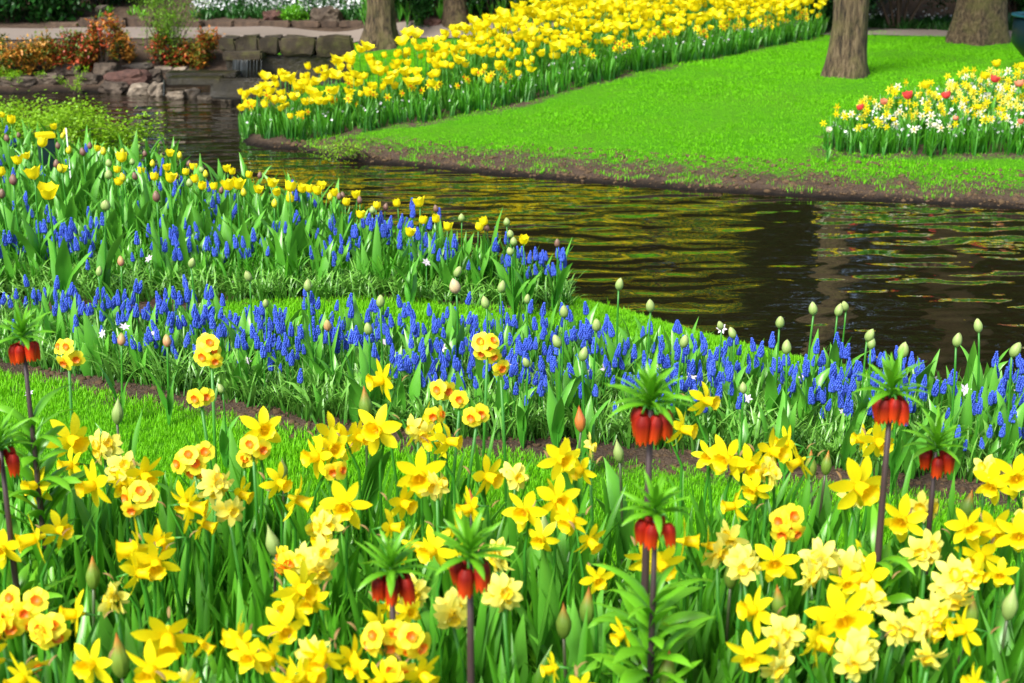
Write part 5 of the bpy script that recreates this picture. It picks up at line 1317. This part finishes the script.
# ------------------------------------------------------------ crown imperials
bellm = []
for k in range(3):
    mb = MB(); Rr, L_ = .0142, .053
    for q in range(6):
        phi = q * math.pi / 3; V = []; T = []
        for i in range(7):
            t = i / 6; rad = Rr * (min(1, math.sin(.5 * math.pi * min(1, (t + .08) / .4)) ** .6) * (1 + (-.18 if k == 1 else -.34) * t * t)); hw = R(34) * (1 if t < .7 else (1 - ((t - .7) / .32) ** 2) ** .6)
            for v in (-1, -.5, 0, .5, 1): V.append((rad * (.94 if q % 2 else 1) * (1 + .1 * (1 - abs(v))) * math.cos(phi + v * hw), rad * (.94 if q % 2 else 1) * (1 + .1 * (1 - abs(v))) * math.sin(phi + v * hw), -L_ * t * (1 - .05 * abs(v)))); T.append(t)
        mb.add(V, [(i * 5 + c, i * 5 + c + 1, i * 5 + c + 6, i * 5 + c + 5) for i in range(6) for c in range(4)], T, q / 6)
    bellm.append(mb.mesh('bell', ['bell_red']))
def crown_imperial(px, py, dist, label, nb=6, s=1., hstem=None, tuft=18, whorl=True, seed=0, bellspread=.029, lean=0, wdrop=.30):
    """px,py: centre of the ring of red bells"""
    d = ray(px, py).normalized(); p = Vector((0, 0, CH)) + d * dist
    base = Vector((p.x - lean, p.y, 0)); base.z = H(base.x, base.y); t = thing('crown_imperial', label, 'crown imperial', base, 0, 'crown imperials in the foreground')
    rel = p - base; zc = rel.z + .028 * s; tp = Vector((rel.x, rel.y, zc))
    st = MB(); tube(st, [(0, 0, -.03), (rel.x * .3, 0, zc * .4), (rel.x * .8, 0, zc * .75), tuple(tp)], [.0085 * s, .008 * s, .0065 * s, .005 * s], 10); st.build('stem', 'dark_stem', t)
    stt = rng.getstate(); rng.seed(seed)
    for k in range(nb):
        a = 2 * math.pi * k / nb + rng.uniform(-.25, .25) - .4; o = bpy.data.objects.new('bell', bellm[k % 3]); COL.objects.link(o); o.parent = t
        r_ = bellspread * s * rng.uniform(.72, 1.0); o.location = tp + Vector((math.cos(a) * r_, math.sin(a) * r_, rng.uniform(-.006, .006))); o.rotation_euler = (rng.uniform(-.1, .1) + math.sin(a) * .10, rng.uniform(-.08, .08) - math.cos(a) * .10, a)
        q = s * rng.uniform(.88, 1.05); o.scale = (q, q, q)
    pd = MB()
    for k in range(nb):
        a = 2 * math.pi * k / nb - .4; r_ = bellspread * s * .9
        tube(pd, [tp, tp + Vector((math.cos(a) * r_ * .7, math.sin(a) * r_ * .7, .012 * s)), tp + Vector((math.cos(a) * r_, math.sin(a) * r_, 0))], .0026 * s, 6)
    pd.build('flower_stalks', 'stem', t)
    tf = MB()
    for k in range(tuft):
        a = k * 2.399 + rng.uniform(-.2, .2); u = k / tuft
        leaf(tf, tp + Vector((0, 0, .008 + .02 * u * s)), a, .095 * s * rng.uniform(.75, 1.1) * (1 - .2 * u), .0125 * s, (1.1 - 1.0 * u), (1.6 - 1.2 * u) + rng.uniform(-.2, .7), 6, .4, rng.uniform(-.7, .7), 'lance')
    for k in range(5):
        a = k * 1.256 + rng.uniform(-.3, .3); leaf(tf, tp + Vector((0, 0, .006)), a, .085 * s, .017 * s, 1.2, 2.3 + rng.uniform(-.2, .3), 6, .4, .2, 'lance')
    tf.build('leaf_tuft', 'fresh_leaf', t)
    if whorl:
        z1 = zc - wdrop * s; wl = MB(); nn = 46
        for k in range(nn):
            u = k / nn; z = .06 + (z1 - .12) * u ** .9; a = k * 2.399 + rng.uniform(-.3, .3)
            leaf(wl, (rel.x * z / zc, 0, z), a + rng.uniform(-.4, .4), .18 * rng.uniform(.6, 1.2) * (1 - .35 * u), .036 * rng.uniform(.7, 1.1) * (1 - .3 * u), rng.uniform(.2, .8), 1.4 + rng.uniform(-.5, .9), 7, .35, rng.uniform(-.8, .8), 'lance', wav=.15)
        wl.build('leaf_whorls', 'fresh_leaf', t)
    rng.setstate(stt); return t
crown_imperial(24, 352, 3.1, 'crown imperial with dusky red bells at the upper left, highest on that side', 6, .82, seed=1, wdrop=.14)
crown_imperial(2, 462, 2.9, 'crown imperial cut by the left edge, only two red bells showing', 5, .85, seed=2)
crown_imperial(650, 425, 2.45, 'tallest crown imperial with full ring of red bells right of centre', 7, 1.0, seed=3, tuft=26)
crown_imperial(890, 411, 2.75, 'crown imperial with red bells over the right part of the blue bed', 6, .95, seed=4)
crown_imperial(935, 463, 2.95, 'shorter crown imperial with red bells at the right, behind the pale daffodils', 5, .86, seed=5)
crown_imperial(392, 590, 2.40, 'left one of the two small crown imperials at the bottom centre', 6, .88, seed=6)
crown_imperial(470, 577, 2.30, 'right one of the two small crown imperials, with larger bells', 5, .95, seed=7, whorl=True)
crown_imperial(655, 531, 2.36, 'lower crown imperial of bushy leaves, standing just under the tallest one', 5, .82, seed=8, wdrop=.10)

# ------------------------------------------------------------ tulip buds in the foreground
def fore_bud(px, py, hpx, mat, label, h=.36, smat='bud_stem'):
    p = at_z(px, py, .15 + h); dist = (p - Vector((0, 0, CH))).length; L_ = hpx / F * dist
    base = Vector((p.x + rng.gauss(0, .02), p.y + rng.uniform(-.02, .03), 0)); base.z = H(base.x, base.y)
    t = thing('tulip_bud', label, 'tulip bud', base, 0, 'pointed tulip buds in the foreground'); rel = p - base; foot = rel - Vector((0, 0, L_ / 2))
    st = MB(); make_stem(st, (0, 0, -.02), foot, .004, .0032, .012, 7, rng.uniform(0, 6)); st.build('stem', smat, t)
    b = MB(); goblet(b, L_ * .20, L_, 6, 0, R(62), 9, .5, 0, True, .93)
    for i, (x, y, z) in enumerate(b.v):
        u = z / L_; k = (1 - .75 * max(0, u - .45) / .55) if u > .45 else 1
        b.v[i] = (x * k, y * k, z)
    xf(b, Matrix.Translation(foot) @ Matrix.Rotation(rng.gauss(0, .08), 4, 'Y')); b.build('bud', mat, t)
    for k in range(3):
        lf = MB(); leaf(lf, (0, 0, .01 + .03 * k), rng.uniform(0, 6.28), rng.uniform(.22, .32), rng.uniform(.035, .06), rng.uniform(.05, .2), rng.uniform(.3, 1.2), 9, .45, rng.uniform(-.9, .9), 'tulip', wav=.25, curlp=1.6); lf.build('leaf', 'tulip_leaf', t)
for b_ in [(120, 655, 46, 'bud_tip', 'large red-tipped green bud at the bottom left'), (92, 572, 34, 'bud_tip', 'green bud left of the long-trumpet daffodil'), (116, 410, 28, 'bud_green', 'slim green bud on the lawn side at the left'),
    (275, 540, 34, 'bud_green', 'green bud left of the single pale daffodil'), (284, 468, 22, 'bud_green', 'leaning slim green bud below the upright star daffodil'), (544, 528, 36, 'bud_green', 'green bud just under the centre group of daffodils'),
    (564, 620, 38, 'bud_tip', 'left one of the twin red-tipped buds right of bottom centre'), (587, 605, 40, 'bud_tip', 'right one of the twin red-tipped buds'), (581, 418, 28, 'bud_orange', 'orange-brown bud left of the tallest crown imperial'),
    (666, 668, 42, 'bud_tip', 'red-tipped bud at the bottom edge right of centre'), (731, 572, 34, 'bud_tip', 'red-tipped bud among the right-centre leaves'), (811, 464, 30, 'bud_tip', 'left one of the two slim buds before the blue bed'),
    (826, 462, 26, 'bud_tip', 'right one of the two slim buds before the blue bed'), (471, 500, 26, 'bud_orange', 'orange bud above the right-hand small crown imperial'), (366, 402, 34, 'bud_tip', 'slim bud at the front of the blue bed, left of centre'),
    (780, 600, 34, 'bud_tip', 'green bud left of the orange-hearted star'), (965, 505, 34, 'bud_tip', 'tall bud behind the golden right star'), (972, 610, 34, 'bud_tip', 'leaning orange-tipped bud under the big lemon cluster'), (1009, 602, 36, 'bud_green', 'green bud near the right margin'), (620, 450, 26, 'bud_green', 'slim green bud between star daffodil and tallest crown imperial')]:
    fore_bud(*b_)

# foreground leaves
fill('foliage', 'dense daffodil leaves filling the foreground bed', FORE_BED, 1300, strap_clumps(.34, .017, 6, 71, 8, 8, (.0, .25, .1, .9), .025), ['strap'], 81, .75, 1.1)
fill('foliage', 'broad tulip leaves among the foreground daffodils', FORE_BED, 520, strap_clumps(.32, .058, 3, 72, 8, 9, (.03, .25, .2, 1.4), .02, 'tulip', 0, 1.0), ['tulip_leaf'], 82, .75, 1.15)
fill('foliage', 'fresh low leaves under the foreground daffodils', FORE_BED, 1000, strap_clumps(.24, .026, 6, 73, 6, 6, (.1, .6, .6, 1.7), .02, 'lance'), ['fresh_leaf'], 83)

import re
for o in sc.objects:
    if o.parent is None and 'label' in o and len(re.findall(r"[\w'-]+", o['label'])) > 16: print('LONG', o.name, o['label'])
